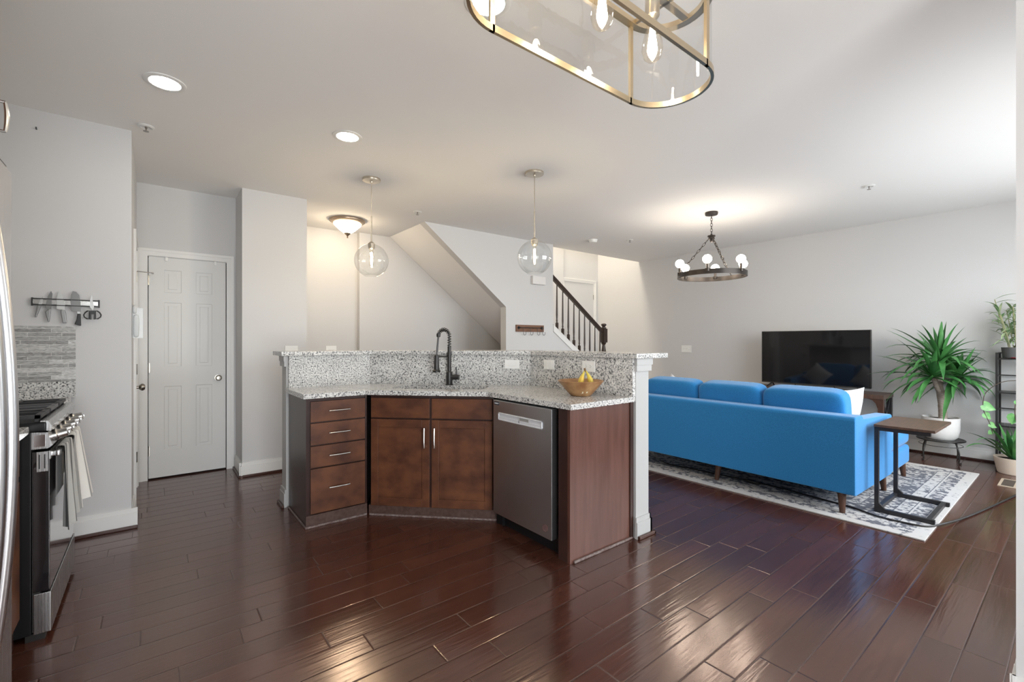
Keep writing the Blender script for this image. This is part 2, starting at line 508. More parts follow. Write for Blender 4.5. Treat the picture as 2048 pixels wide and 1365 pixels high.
# ------------------------------------------------------------------ mesh helpers
class MB:
    def __init__(self):
        self.bm = bmesh.new()
        self.uv = None

    def box(self, x0, x1, y0, y1, z0, z1, bev=0.0, seg=2):
        t = bmesh.new()
        r = bmesh.ops.create_cube(t, size=1)
        for v in t.verts:
            v.co = Vector((x0 + (v.co.x + .5) * (x1 - x0), y0 + (v.co.y + .5) * (y1 - y0), z0 + (v.co.z + .5) * (z1 - z0)))
        if bev > 0:
            bmesh.ops.bevel(t, geom=t.edges[:], offset=bev, segments=seg, affect='EDGES', profile=0.5)
        return self.take(t)

    def take(self, t, mtx=None):
        if mtx is not None:
            t.transform(mtx)
        me = bpy.data.meshes.new('tmp')
        t.to_mesh(me)
        t.free()
        self.bm.from_mesh(me)
        bpy.data.meshes.remove(me)
        return self

    def prism(self, pts, z0, z1, axis='z', bev=0.0):
        """polygon pts extruded; axis z: (x,y), axis y: (x,z) over y, axis x: (y,z) over x"""
        t = bmesh.new()

        def P(a, b, c):
            return Vector((a, b, c)) if axis == 'z' else Vector((a, c, b)) if axis == 'y' else Vector((c, a, b))
        lo = [t.verts.new(P(a, b, z0)) for a, b in pts]
        hi = [t.verts.new(P(a, b, z1)) for a, b in pts]
        n = len(pts)
        t.faces.new(lo); t.faces.new(hi)
        for i in range(n):
            t.faces.new((lo[i], lo[(i + 1) % n], hi[(i + 1) % n], hi[i]))
        bmesh.ops.recalc_face_normals(t, faces=t.faces[:])
        if bev > 0:
            bmesh.ops.bevel(t, geom=t.edges[:], offset=bev, segments=2, affect='EDGES', profile=0.5)
        return self.take(t)

    def tube(self, pts, r, n=8, cap=True, closed=False):
        pts = [Vector(p) for p in pts]
        rs = r if isinstance(r, (list, tuple)) else [r] * len(pts)
        t = bmesh.new()
        rings = []
        m = len(pts)
        prev = None
        for i, p in enumerate(pts):
            if closed:
                d = pts[(i + 1) % m] - pts[i - 1]
            else:
                d = pts[min(i + 1, m - 1)] - pts[max(i - 1, 0)]
            d.normalize()
            if prev is None:
                u = d.orthogonal().normalized()
            else:
                u = prev - d * prev.dot(d)
                u = u.normalized() if u.length > 1e-6 else d.orthogonal().normalized()
            prev = u
            v = d.cross(u)
            rings.append([t.verts.new(p + (u * math.cos(2 * PI * k / n) + v * math.sin(2 * PI * k / n)) * rs[i]) for k in range(n)])
        rng = m if closed else m - 1
        for i in range(rng):
            a, b = rings[i], rings[(i + 1) % m]
            for k in range(n):
                t.faces.new((a[k], a[(k + 1) % n], b[(k + 1) % n], b[k]))
        if cap and not closed:
            t.faces.new(rings[0][::-1]); t.faces.new(rings[-1])
        bmesh.ops.recalc_face_normals(t, faces=t.faces[:])
        return self.take(t)

    def lathe(self, prof, c=(0, 0, 0), n=28, axis='z', cap=True):
        """prof: list of (radius, height)"""
        t = bmesh.new()
        rings = []
        for r, z in prof:
            r = max(r, 1e-5)
            rings.append([t.verts.new((r * math.cos(2 * PI * k / n), r * math.sin(2 * PI * k / n), z)) for k in range(n)])
        for i in range(len(rings) - 1):
            a, b = rings[i], rings[i + 1]
            for k in range(n):
                t.faces.new((a[k], a[(k + 1) % n], b[(k + 1) % n], b[k]))
        if cap:
            t.faces.new(rings[0][::-1]); t.faces.new(rings[-1])
        bmesh.ops.remove_doubles(t, verts=t.verts[:], dist=3e-5)
        bmesh.ops.recalc_face_normals(t, faces=t.faces[:])
        mt = Matrix.Translation(Vector(c))
        if axis == 'y':
            mt = mt @ Matrix.Rotation(-PI / 2, 4, 'X')
        elif axis == 'x':
            mt = mt @ Matrix.Rotation(PI / 2, 4, 'Y')
        return self.take(t, mt)

    def ribbon(self, pts, widths, up=(0, 0, 1), fold=0.25):
        """a leaf: a folded strip along pts"""
        t = bmesh.new()
        pts = [Vector(p) for p in pts]
        rows = []
        for i, p in enumerate(pts):
            d = (pts[min(i + 1, len(pts) - 1)] - pts[max(i - 1, 0)]).normalized()
            s = d.cross(Vector(up))
            s = s.normalized() if s.length > 1e-4 else d.orthogonal().normalized()
            nn = s.cross(d).normalized()
            wv = widths[i] / 2
            rows.append([t.verts.new(p - s * wv + nn * wv * fold), t.verts.new(p), t.verts.new(p + s * wv + nn * wv * fold)])
        for a, b in zip(rows, rows[1:]):
            for k in range(2):
                t.faces.new((a[k], a[k + 1], b[k + 1], b[k]))
        return self.take(t)

    def grid(self, f, nu, nv, uv=True):
        """surface f(u,v) with uv map"""
        t = bmesh.new()
        lay = t.loops.layers.uv.new('UVMap')
        vs = [[t.verts.new(f(i / nu, j / nv)) for j in range(nv + 1)] for i in range(nu + 1)]
        for i in range(nu):
            for j in range(nv):
                fc = t.faces.new((vs[i][j], vs[i + 1][j], vs[i + 1][j + 1], vs[i][j + 1]))
                for l, (a, b) in zip(fc.loops, ((i, j), (i + 1, j), (i + 1, j + 1), (i, j + 1))):
                    l[lay].uv = (a / nu, b / nv)
        return self.take(t)

    def cushion(self, cx, cy, cz, sx, sy, sz, p=0.35, n=10, m=None):
        """pillow-like rounded box: superellipsoid"""
        t = bmesh.new()
        bmesh.ops.create_cube(t, size=2)
        bmesh.ops.subdivide_edges(t, edges=t.edges[:], cuts=n, use_grid_fill=True)
        for v in t.verts:
            q = v.co.copy()
            e = 2 / p
            l = (abs(q.x) ** e + abs(q.y) ** e + abs(q.z) ** e) ** (1 / e)
            q = q / l
            v.co = Vector((q.x * sx / 2, q.y * sy / 2, q.z * sz / 2))
        mt = Matrix.Translation((cx, cy, cz))
        if m is not None:
            mt = mt @ m
        return self.take(t, mt)

    def xf(self, mtx):
        self.bm.transform(mtx)
        return self


def obj(name, mb, m, parent=None, smooth=40, label=None):
    me = bpy.data.meshes.new(name)
    mb.bm.to_mesh(me)
    mb.bm.free()
    me.materials.append(M[m] if isinstance(m, str) else m)
    if smooth:
        for p in me.polygons:
            p.use_smooth = True
        me.set_sharp_from_angle(angle=math.radians(smooth))
    o = bpy.data.objects.new(name, me)
    C.objects.link(o)
    if smooth == 40:
        wn = o.modifiers.new('weighted_normals', 'WEIGHTED_NORMAL')
        wn.keep_sharp = True
    if parent is not None:
        o.parent = parent
    if label:
        o['label'] = label
    return o


def thing(name, label, cat, loc=(0, 0, 0), rz=0, group=None):
    o = bpy.data.objects.new(name, None)
    o.empty_display_size = 0.1
    o.location = loc
    o.rotation_euler = (0, 0, rz)
    C.objects.link(o)
    return tag(o, label, cat, group)


def tag(o, label, cat, group=None):
    o['label'] = label
    o['category'] = cat
    if group:
        o['group'] = group
    return o


def struct(name, mb, m, label=None, smooth=0, cat=None):
    o = obj(name, mb, m, None, smooth)
    o['kind'] = 'structure'
    if label:
        o['label'] = label
    o['category'] = cat or name.split('_')[0]
    return o


def sroot(name, label, cat, loc=(0, 0, 0), rz=0):
    o = thing(name, label, cat, loc, rz)
    o['kind'] = 'structure'
    return o


def dup(root, loc, rz=None, label=None, group=None):
    r = root.copy(); C.objects.link(r); r.location = loc
    if rz is not None:
        r.rotation_euler = (0, 0, rz)
    if label:
        r['label'] = label
    if group:
        r['group'] = group
    for ch in list(root.children):
        c = ch.copy(); C.objects.link(c); c.parent = r
        for g in list(ch.children):
            d = g.copy(); C.objects.link(d); d.parent = c
    return r


# ------------------------------------------------------------------ room shell
struct('floor', MB().box(-1.3, 7.1, -2.7, 6.3, -0.1, 0), 'floor', 'dark cherry plank floor running through kitchen and living room')
cl = MB()
cl.box(-1.3, 7.1, -2.7, 5.04, H, H + 0.25)
cl.box(-1.3, 2.555, 5.04, 6.3, H, H + 0.25)
struct('ceiling', cl, 'ceil', 'flat pale ceiling over the whole room')
struct('wall_left', MB().box(-1.2, -1.06, -2.7, 4.04, 0, H), 'wall', 'wall behind the range and refrigerator')
struct('wall_left_end', MB().box(-1.2, -0.112, 4.03, 4.13, 0, H).box(-0.22, -0.112, 4.13, 4.43, 0, H).box(-0.22, -0.112, 5.17, 5.42, 0, H).box(-0.22, -0.112, 4.43, 5.17, 2.055, H), 'wall',
       'grey wall at the end of the kitchen counter, knives hung on it')
struct('wall_closet', MB().box(-0.22, 0.66, 5.42, 5.45, 0, H).box(-0.112, -0.035, 5.30, 5.419, 0, 2.045).box(0.575, 0.655, 5.30, 5.419, 0, 2.045).box(-0.112, 0.655, 5.30, 5.419, 2.045, H), 'wall',
       'recessed grey wall around the white closet door')
struct('wall_closet_side', MB().box(0.655, 1.222, 4.89, 6.2, 0, H), 'wall', 'grey wall pier between closet door and hall')
struct('wall_hall', MB().box(1.222, 2.14, 6.03, 6.15, 0, H).box(2.14, 5.90, 5.95, 6.15, 0, H + 2.6), 'wall', 'cream lit hall wall behind the bar')
struct('wall_landing', MB().box(5.90, 6.9, 6.0, 6.15, 0, H + 2.6), 'wall', 'upper landing wall holding the white stair door')
struct('wall_right', MB().box(6.90, 7.05, -0.9, 6.15, 0, H + 2.6), 'wall', 'long grey wall behind the television')
# the stairwell above
struct('wall_upper', MB().box(2.45, 6.9, 4.93, 5.04, H + 0.25, H + 2.6).box(2.45, 2.555, 5.04, 5.95, H + 0.25, H + 2.6), 'wall', 'upper stairwell wall')
struct('ceiling_upper', MB().box(2.45, 7.05, 4.93, 6.15, H + 2.6, H + 2.7), 'ceil', 'ceiling at the top of the stairwell')
# wall under the staircase with the raked opening
sw = MB()
sw.prism([(2.552, H), (3.781, 1.735), (3.781, 0), (4.66, 0), (4.66, H)], 4.92, 5.04, 'y')
struct('wall_stair', sw, 'wall', 'grey wall with a raked edge under the stairs')
sw = MB().prism([(4.66, 0), (5.80, 0), (5.80, 0.60), (4.66, 1.41)], 4.92, 5.04, 'y')
struct('wall_stair_low', sw, 'wall', 'low raked wall below the stair railing')
struct('trim_1', MB().prism([(4.662, 1.41), (5.80, 0.60), (5.80, 0.70), (4.662, 1.51)], 4.905, 5.05, 'y'), 'white', 'white raked skirt board under the dark railing')
st = MB()
prof = [(5.87, 0.33)]
x, z = 5.87, 0.33
for k in range(13):
    z += 0.183
    prof.append((x, z)); x -= 0.257; prof.append((x, z))
prof += [(2.56, z), (2.56, H), (5.6, H - (5.6 - 2.552) * 0.785), (5.87, 0.10)]
st.prism(prof, 5.045, 5.945, 'y')
struct('staircase', st, 'ceil', 'staircase rising to the left behind the raked wall', cat='stairs')
struct('floor_landing', MB().box(5.872, 6.895, 4.93, 5.995, 0, 0.33).box(5.872, 6.895, 4.64, 4.93, 0, 0.165), 'floor', 'raised stair landing')
# near wall end right of the camera, window walls
struct('wall_near', MB().box(2.30, 2.44, -2.7, 0.152, 0, H), 'wall', 'wall end at the right edge of the picture')
wb = MB().box(-1.3, -1.25, -2.75, -2.6, 0, H).box(-1.25, -1.2, -2.75, -2.6, 0, H).box(-1.25, -1.2, -2.75, -2.6, 0, H)
wb.box(-1.2, -1.1, -2.6, -2.48, 0, H).box(1.05, 2.30, -2.6, -2.48, 0, H).box(-1.2, 2.30, -2.6, -2.48, 2.15, H)
struct('wall_back', wb, 'wall', 'wall with added patio door behind the camera')
wl = MB().box(2.44, 3.2, -0.75, -0.6, 0, H).box(6.2, 6.9, -0.75, -0.6, 0, H).box(3.2, 6.2, -0.75, -0.6, 0, 0.42).box(3.2, 6.2, -0.75, -0.6, 2.28, H)
struct('wall_window', wl, 'wall', 'living room window wall beside the sofa')
r = sroot('window_1', 'wide white living room window', 'window', (4.7, -0.675, 0.42))
f = MB()
for xa in (-1.5, -0.525, 0.475, 1.45):
    f.box(xa, xa + 0.05, -0.04, 0.05, 0, 1.86)
f.box(-1.5, 1.5, -0.04, 0.05, 0, 0.05).box(-1.5, 1.5, -0.04, 0.05, 1.81, 1.86).box(-1.5, 1.5, -0.03, 0.04, 0.9, 0.94)
obj('window_frame', f, 'white', r, 0)
obj('window_pane', MB().box(-1.49, 1.49, -0.004, 0.004, 0.02, 1.84), 'winglass', r, 0)
r = sroot('window_2', 'unseen glazed patio door behind the camera, added for light', 'window', (-0.025, -2.54, 0.0))  # unseen door, added as an opening for the fill lamp
f = MB()
for xa in (-1.07, -0.03, 1.01):
    f.box(xa, xa + 0.06, -0.04, 0.05, 0, 2.15)
f.box(-1.07, 1.07, -0.04, 0.05, 0, 0.1).box(-1.07, 1.07, -0.04, 0.05, 2.08, 2.15)
obj('window_frame', f, 'white', r, 0)
obj('window_pane', MB().box(-1.06, 1.06, -0.004, 0.004, 0.03, 2.13), 'winglass', r, 0)


def baseboard(name, runs, label, h=0.135):
    """runs: (x0,y0,x1,y1,nx,ny): line along the wall face, outward normal"""
    mb, sh = MB(), MB()
    for (x0, y0, x1, y1, nx, ny) in runs:
        t = 0.014
        xs, ys = sorted((x0, x1)), sorted((y0, y1))
        for (ta, za, zb) in ((t, 0.0, h - 0.03), (t * 0.6, h - 0.03, h)):
            a, b = (xs[0], xs[1]) if ny else sorted((x0, x0 + nx * ta))
            c, d = (ys[0], ys[1]) if nx else sorted((y0, y0 + ny * ta))
            mb.box(a, b, c, d, za, zb)
        ta = t + 0.017
        a, b = (xs[0], xs[1]) if ny else sorted((x0 + nx * t, x0 + nx * ta))
        c, d = (ys[0], ys[1]) if nx else sorted((y0 + ny * t, y0 + ny * ta))
        sh.box(a, b, c, d, 0, 0.02, 0.004)
    r = sroot(name, label, 'baseboard')
    obj('board', mb, 'white', r, 0)
    obj('shoe_moulding', sh, 'shoe', r, 0)


baseboard('baseboard_left', [(-0.50, 4.03, -0.08, 4.03, 0, -1), (-0.112, 4.02, -0.112, 4.36, 1, 0)], 'white baseboard below the knife wall')
baseboard('baseboard_closet', [(0.655, 4.86, 0.655, 5.28, -1, 0), (0.63, 4.89, 1.222, 4.89, 0, -1)], 'white baseboard around the grey wall pier')
baseboard('baseboard_right', [(6.90, -0.6, 6.90, 4.6, -1, 0)], 'white baseboard below the television wall')
baseboard('baseboard_near', [(2.30, -2.4, 2.30, 0.166, -1, 0), (2.29, 0.152, 2.44, 0.152, 0, 1)], 'white baseboard on the near wall end')
baseboard('baseboard_hall', [(1.222, 6.03, 2.14, 6.03, 0, -1), (2.14, 5.95, 4.4, 5.95, 0, -1)], 'white baseboard along the hall wall')
baseboard('baseboard_stair', [(3.781, 4.92, 5.80, 4.92, 0, -1)], 'white baseboard below the stair wall')


def six_panel(w, h, t=0.035):
    """door slab in local x (0..w), front at y=0 facing -y, raised fields"""
    mb = MB()
    mb.box(0, w, 0.004, t, 0, h)
    k = w / 0.60
    st_ = 0.112 * k if w < 0.7 else 0.115
    mid = w / 2
    cols = [(st_, mid - 0.055), (mid + 0.055, w - st_)]
    rows = [(0.245, 0.835), (1.015, 1.615), (1.705, 1.915)]
    rows = [(a * h / 2.03, b * h / 2.03) for a, b in rows]
    # stiles, rails
    xs = [0] + [v for c in cols for v in c] + [w]
    zs = [0] + [v for c in rows for v in c] + [h]
    for i in range(0, len(xs), 2):
        mb.box(xs[i], xs[i + 1], 0, 0.006, 0, h)
    for i in range(0, len(zs), 2):
        for c in cols:
            mb.box(c[0], c[1], 0, 0.006, zs[i], zs[i + 1])
    for (a, b) in cols:
        for (c, d) in rows:
            t_ = bmesh.new()
            o_ = [(a, c), (b, c), (b, d), (a, d)]
            def ring(ins, y):
                return [t_.verts.new((a + ins, y, c + ins)), t_.verts.new((b - ins, y, c + ins)), t_.verts.new((b - ins, y, d - ins)), t_.verts.new((a + ins, y, d - ins))]
            R0, R1, R2, R3 = ring(0, 0.0), ring(0.012, 0.0085), ring(0.020, 0.0085), ring(0.036, 0.001)
            for p, q in ((R0, R1), (R1, R2), (R2, R3)):
                for i in range(4):
                    t_.faces.new((p[i], p[(i + 1) % 4], q[(i + 1) % 4], q[i]))
            t_.faces.new(R3)
            bmesh.ops.recalc_face_normals(t_, faces=t_.faces[:])
            mb.take(t_)
    return mb


def casing_mb(w, h, cw=0.062, t=0.016):
    mb = MB()
    g = 0.006
    for (a, b) in ((-g - cw, -g), (w + g, w + g + cw)):
        mb.box(a, b, -t * 0.65, 0.03, 0, h + g)
    mb.box(-g - cw, w + g + cw, -t * 0.65, 0.03, h + g, h + g + cw)
    for (a, b) in ((-g - cw, -g - cw * 0.62), (w + g + cw * 0.62, w + g + cw)):
        mb.box(a, b, -t, -t * 0.6, 0, h + g + cw * 0.62)
    mb.box(-g - cw, w + g + cw, -t, -t * 0.6, h + g + cw * 0.62, h + g + cw)
    return mb


def hinge(r, x, z, y=-0.004):
    return obj('hinge', MB().tube([(x, y, z), (x, y, z + 0.09)], 0.006, 8).box(x - 0.004, x + 0.012, y, y + 0.006, z, z + 0.09), 'knob', r)


def doorknob(r, x, z, y=0.0):
    return obj('door_knob', MB().lathe([(0.0, -0.068), (0.018, -0.066), (0.027, -0.055), (0.028, -0.045), (0.020, -0.034), (0.011, -0.028), (0.011, -0.008), (0.030, -0.006), (0.031, 0.0), (0, 0)], (x, y, z), 20, 'y'), 'knob', r)


# door_2: closet
r = sroot('door_2', 'white six panel closet door in the grey recess', 'door', (-0.029, 5.30, 0))
obj('slab', six_panel(0.598, 2.03).xf(Matrix.Translation((0, 0.004, 0.014))), 'door', r, 0)
obj('casing', casing_mb(0.598, 2.045), 'white', r, 0)
doorknob(r, 0.535, 0.91)
for z in (0.22, 0.98, 1.78):
    hinge(r, -0.003, z)
obj('hook', MB().box(0.12, 0.14, -0.012, 0.005, 2.01, 2.046, 0.003), 'plast', r)
obj('hook', MB().box(0.50, 0.52, -0.012, 0.005, 2.01, 2.046, 0.003), 'plast', r)
# door_1: seen edge-on on the wall x=-0.112 (front faces +x)
r = sroot('door_1', 'narrow white door seen nearly edge-on beside the knife wall', 'door', (-0.112, 4.50, 0), PI / 2)
obj('slab', six_panel(0.60, 2.03).xf(Matrix.Translation((0, 0.004, 0.014))), 'door', r, 0)
obj('casing', casing_mb(0.60, 2.045), 'white', r, 0)
doorknob(r, 0.075, 0.91)
for z in (0.22, 0.98, 1.78):
    hinge(r, 0.603, z)
obj('hinge_stop', MB().tube([(0.603, -0.006, 1.875), (0.603, -0.05, 1.872), (0.603, -0.11, 1.868)], 0.004, 6).lathe([(0, -0.01), (0.008, -0.006), (0.008, 0.006), (0, 0.01)], (0.603, -0.112, 1.868), 10, 'y'), 'knob', r)
# door_3: on the stair landing
r = sroot('door_3', 'white six panel door seen through the stair railing', 'door', (5.965, 6.0, 0.33))
obj('slab', six_panel(0.80, 2.04).xf(Matrix.Translation((0, 0.004, 0.005))), 'door', r, 0)
obj('casing', casing_mb(0.80, 2.05), 'white', r, 0)
doorknob(r, 0.06, 0.92)
for z in (0.3, 1.75):
    hinge(r, 0.80, z)

# ------------------------------------------------------------------ peninsula
GT = 0.912                                 # worktop height
kw = MB()
kw.prism([(0.80, 3.80), (1.455, 3.80), (2.435, 2.815), (2.435, 1.80), (2.57, 1.80), (2.57, 2.87), (1.51, 3.93), (0.80, 3.93)], 0, 1.157)
r = sroot('wall_peninsula', 'half wall carrying the granite bar', 'wall')
obj('half_wall', kw, 'post', r, 0)
cp = MB()
cp.box(2.425, 2.583, 1.785, 1.81, 1.075, 1.157).box(2.420, 2.590, 1.780, 1.81, 1.115, 1.157).box(2.572, 2.588, 1.79, 1.95, 1.075, 1.157)
cp.box(0.786, 0.81, 3.79, 3.945, 1.075, 1.157).box(0.781, 0.81, 3.785, 3.95, 1.115, 1.157)
obj('cap_moulding', cp, 'post', r, 0)
bb = MB()
for (t, a, b) in ((0.016, 0, 0.105), (0.010, 0.105, 0.135)):
    bb.box(2.428, 2.57 + t, 1.80 - t, 1.802, a, b).box(2.569, 2.57 + t, 1.80 - t, 2.87, a, b)
    bb.box(0.80 - t, 0.802, 3.79, 3.93 + t, a, b)
obj('baseboard', bb, 'post', r, 0)
obj('shoe_moulding', MB().box(2.43, 2.605, 1.765, 1.784, 0, 0.022, 0.005).box(2.586, 2.605, 1.765, 2.85, 0, 0.022, 0.005).box(0.766, 0.784, 3.78, 3.955, 0, 0.022, 0.005), 'shoe', r, 0)

g = MB().prism([(0.755, 3.73), (1.445, 3.73), (2.390, 2.785), (2.390, 1.76), (2.735, 1.76), (2.735, 2.95), (1.62, 4.05), (0.755, 4.05)], 1.157, 1.190, bev=0.004)
tag(obj('bar_counter', g, 'granite'), 'raised speckled granite bar slab on the half wall', 'counter')
bsx = MB().prism([(0.815, 3.772), (1.443, 3.772), (2.405, 2.805), (2.405, 1.803), (2.434, 1.803), (2.434, 2.814), (1.455, 3.799), (0.815, 3.799)], GT, 1.157)
tag(obj('granite_backsplash', bsx, 'granite', None, 0), 'speckled granite backsplash rising from worktop to bar', 'backsplash')

# worktop with an undermount sink cut-out (diagonal front)
sq = math.sqrt(0.5)
def diag(u, d):
    """u along the diagonal (to the right), d back from the diagonal front x+y=4.51"""
    c = (1.577, 2.933)
    return (c[0] + u * sq + d * sq, c[1] - u * sq + d * sq)
outer = [(0.790, 3.245), (1.205, 3.245), (1.880, 2.570), (1.835, 2.52), (1.835, 1.800), (2.425, 1.800), (2.425, 2.81), (1.45, 3.785), (0.790, 3.785)]
outer = [(0.790, 3.245), (1.208, 3.245), (1.845, 2.610), (1.845, 1.800), (2.428, 1.800), (2.428, 2.808), (1.449, 3.786), (0.790, 3.786)]
hole = [diag(-0.33, 0.115), diag(0.33, 0.115), diag(0.36, 0.15), diag(0.36, 0.355), diag(0.33, 0.39), diag(-0.33, 0.39), diag(-0.36, 0.355), diag(-0.36, 0.15)]
ct = bmesh.new()
def loop(pts, z):
    vs = [ct.verts.new((x, y, z)) for x, y in pts]
    return vs, [ct.edges.new((vs[i], vs[(i + 1) % len(vs)])) for i in range(len(vs))]
tops = []
for z in (GT - 0.032, GT):
    ov, oe = loop(outer, z)
    hv, he = loop(hole, z)
    bmesh.ops.triangle_fill(ct, use_beauty=True, use_dissolve=False, edges=oe + he)
    tops.append((ov, hv))
for k in (0, 1):
    a, b = tops[0][k], tops[1][k]
    n = len(a)
    for i in range(n):
        ct.faces.new((a[i], a[(i + 1) % n], b[(i + 1) % n], b[i]))
bmesh.ops.recalc_face_normals(ct, faces=ct.faces[:])
tag(obj('worktop', MB().take(ct), 'granite', None, 0), 'speckled granite worktop of the angled peninsula with sink opening', 'worktop')

r = thing('sink', 'stainless undermount sink sunk in the granite worktop', 'sink')
sk = bmesh.new()
zt, zb = GT - 0.0325, GT - 0.17
hin = [(a + (b - a) * 0.0) for a, b in ((0, 0),)]
def ringv(sc_, z):
    c = diag(0, 0.2525)
    return [sk.verts.new((c[0] + (x - c[0]) * sc_, c[1] + (y - c[1]) * sc_, z)) for x, y in hole]
R = [ringv(1.06, zt), ringv(1.0, zt), ringv(0.97, zb + 0.02), ringv(0.90, zb)]
for p, q in zip(R, R[1:]):
    for i in range(8):
        sk.faces.new((p[i], p[(i + 1) % 8], q[(i + 1) % 8], q[i]))
sk.faces.new(R[-1])
bmesh.ops.recalc_face_normals(sk, faces=sk.faces[:])
obj('basin', MB().take(sk), 'steelin', r)
c = diag(0, 0.2525)
obj('drain', MB().lathe([(0.0, 0.004), (0.035, 0.004), (0.042, 0.0), (0, 0)], (c[0], c[1], zb)), 'chrome', r)

# faucet on the back ledge of the sink
fx, fy = diag(0.02, 0.430)
r = thing('faucet', 'matte black spring spout kitchen faucet behind the sink', 'faucet', (fx, fy, GT), -PI / 4)
obj('base', MB().lathe([(0, 0), (0.031, 0), (0.031, 0.006), (0.026, 0.010), (0.025, 0.105), (0.018, 0.112), (0, 0.112)]), 'blackm', r)
obj('column', MB().lathe([(0, 0.10), (0.0165, 0.10), (0.0165, 0.232), (0.019, 0.236), (0.019, 0.262), (0.0145, 0.268), (0.0145, 0.315), (0, 0.315)]), 'blackm', r)
arc = []
for i in range(25):
    t = i / 24
    a = PI * 0.94 * max(0, (t - 0.3) / 0.7)
    z = 0.31 + min(t, 0.3) / 0.3 * 0.085
    arc.append((-0.036 * (1 - math.cos(a)) , -0.034 * (1 - math.cos(a)), z + 0.055 * math.sin(a)))
obj('hose', MB().tube(arc, 0.007, 8), 'blackm', r)
# spring coil around the hose
coil = []
turns = 14
for i in range(turns * 10 + 1):
    s = i / (turns * 10) * (len(arc) - 1)
    k = min(int(s), len(arc) - 2)
    p = Vector(arc[k]).lerp(Vector(arc[k + 1]), s - k)
    d = (Vector(arc[k + 1]) - Vector(arc[k])).normalized()
    u = Vector((0.69, -0.72, 0)).normalized(); u = (u - d * u.dot(d)).normalized(); v = d.cross(u)
    an = 2 * PI * i / 10
    coil.append(p + (u * math.cos(an) + v * math.sin(an)) * 0.0145)
obj('spring', MB().tube(coil, 0.0030, 5), 'blackm', r)
ex, ey, ez = arc[-1]
obj('spout_collar', MB().lathe([(0, -0.016), (0.014, -0.016), (0.016, -0.006), (0.016, 0.01), (0, 0.012)], (ex, ey, ez)), 'blackm', r)
obj('spray_hose', MB().tube([(ex, ey, ez), (ex - 0.006, ey - 0.004, 0.33), (ex - 0.014, ey - 0.006, 0.235)], 0.0075, 8), 'blackm', r)
hx, hy = ex - 0.014, ey - 0.006
obj('spray_head', MB().lathe([(0, 0.108), (0.031, 0.108), (0.032, 0.122), (0.022, 0.130), (0.019, 0.24), (0.014, 0.246), (0, 0.246)], (hx, hy, 0)), 'blackm', r)
obj('dock_arm', MB().tube([(0, 0, 0.232), (hx, hy, 0.232)], 0.006, 8), 'blackm', r)
obj('valve', MB().tube([(0.015, 0.0, 0.064), (0.082, 0.0, 0.064)], 0.021, 14), 'blackm', r)
obj('lever', MB().tube([(0.062, 0, 0.082), (0.060, 0, 0.12), (0.056, 0, 0.147)], [0.0065, 0.006, 0.006], 8), 'blackm', r)


# ---- base cabinets
def pull(parent, c, length, axis, out):
    """bar pull: c centre on face, axis unit vector, out unit vector"""
    c, a, o = Vector(c), Vector(axis), Vector(out)
    mb = MB()
    pts, rs = [], []
    for i in range(9):
        t = i / 8 * 2 - 1
        pts.append(c + a * (t * length / 2) + o * (0.026 + 0.004 * (1 - t * t)))
        rs.append(0.0042 + 0.0018 * (1 - t * t))
    mb.tube(pts, rs, 8)
    for s in (-1, 1):
        p = c + a * (s * length / 2 * 0.97)
        mb.tube([p - o * 0.0, p + o * 0.028], 0.0045, 8)
    return obj('handle', mb, 'nickel', parent)


yf = 3.275
r = thing('drawer_cabinet', 'dark cherry base cabinet with four drawers at left end of peninsula', 'cabinet', (0, 0, 0))
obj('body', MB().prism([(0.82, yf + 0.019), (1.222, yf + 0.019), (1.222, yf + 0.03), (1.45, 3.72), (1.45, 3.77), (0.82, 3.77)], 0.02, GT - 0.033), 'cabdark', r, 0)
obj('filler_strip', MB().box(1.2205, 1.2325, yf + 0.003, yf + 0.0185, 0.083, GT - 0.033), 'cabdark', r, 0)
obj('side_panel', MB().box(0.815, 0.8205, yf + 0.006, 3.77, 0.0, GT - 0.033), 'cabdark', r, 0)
dz = [(0.714, 0.855), (0.557, 0.705), (0.402, 0.548), (0.088, 0.393)]
for i, (a, b) in enumerate(dz):
    d = obj('drawer', MB().box(0.843, 1.219, yf - 0.001, yf + 0.019, a, b, 0.003), 'cab', r)
    pull(d, (1.031, yf - 0.001, a + (b - a) * (0.52 if i < 3 else 0.55)), 0.14, (1, 0, 0), (0, -1, 0))
obj('toe_board', MB().box(0.812, 1.232, yf - 0.006, yf + 0.019, 0.0, 0.083), 'toe', r, 0)
obj('toe_bead', MB().box(0.807, 1.228, yf - 0.016, yf - 0.006, 0.0, 0.014, 0.003).box(0.805, 0.8145, yf - 0.016, 3.77, 0.0, 0.014, 0.003), 'bead', r, 0)

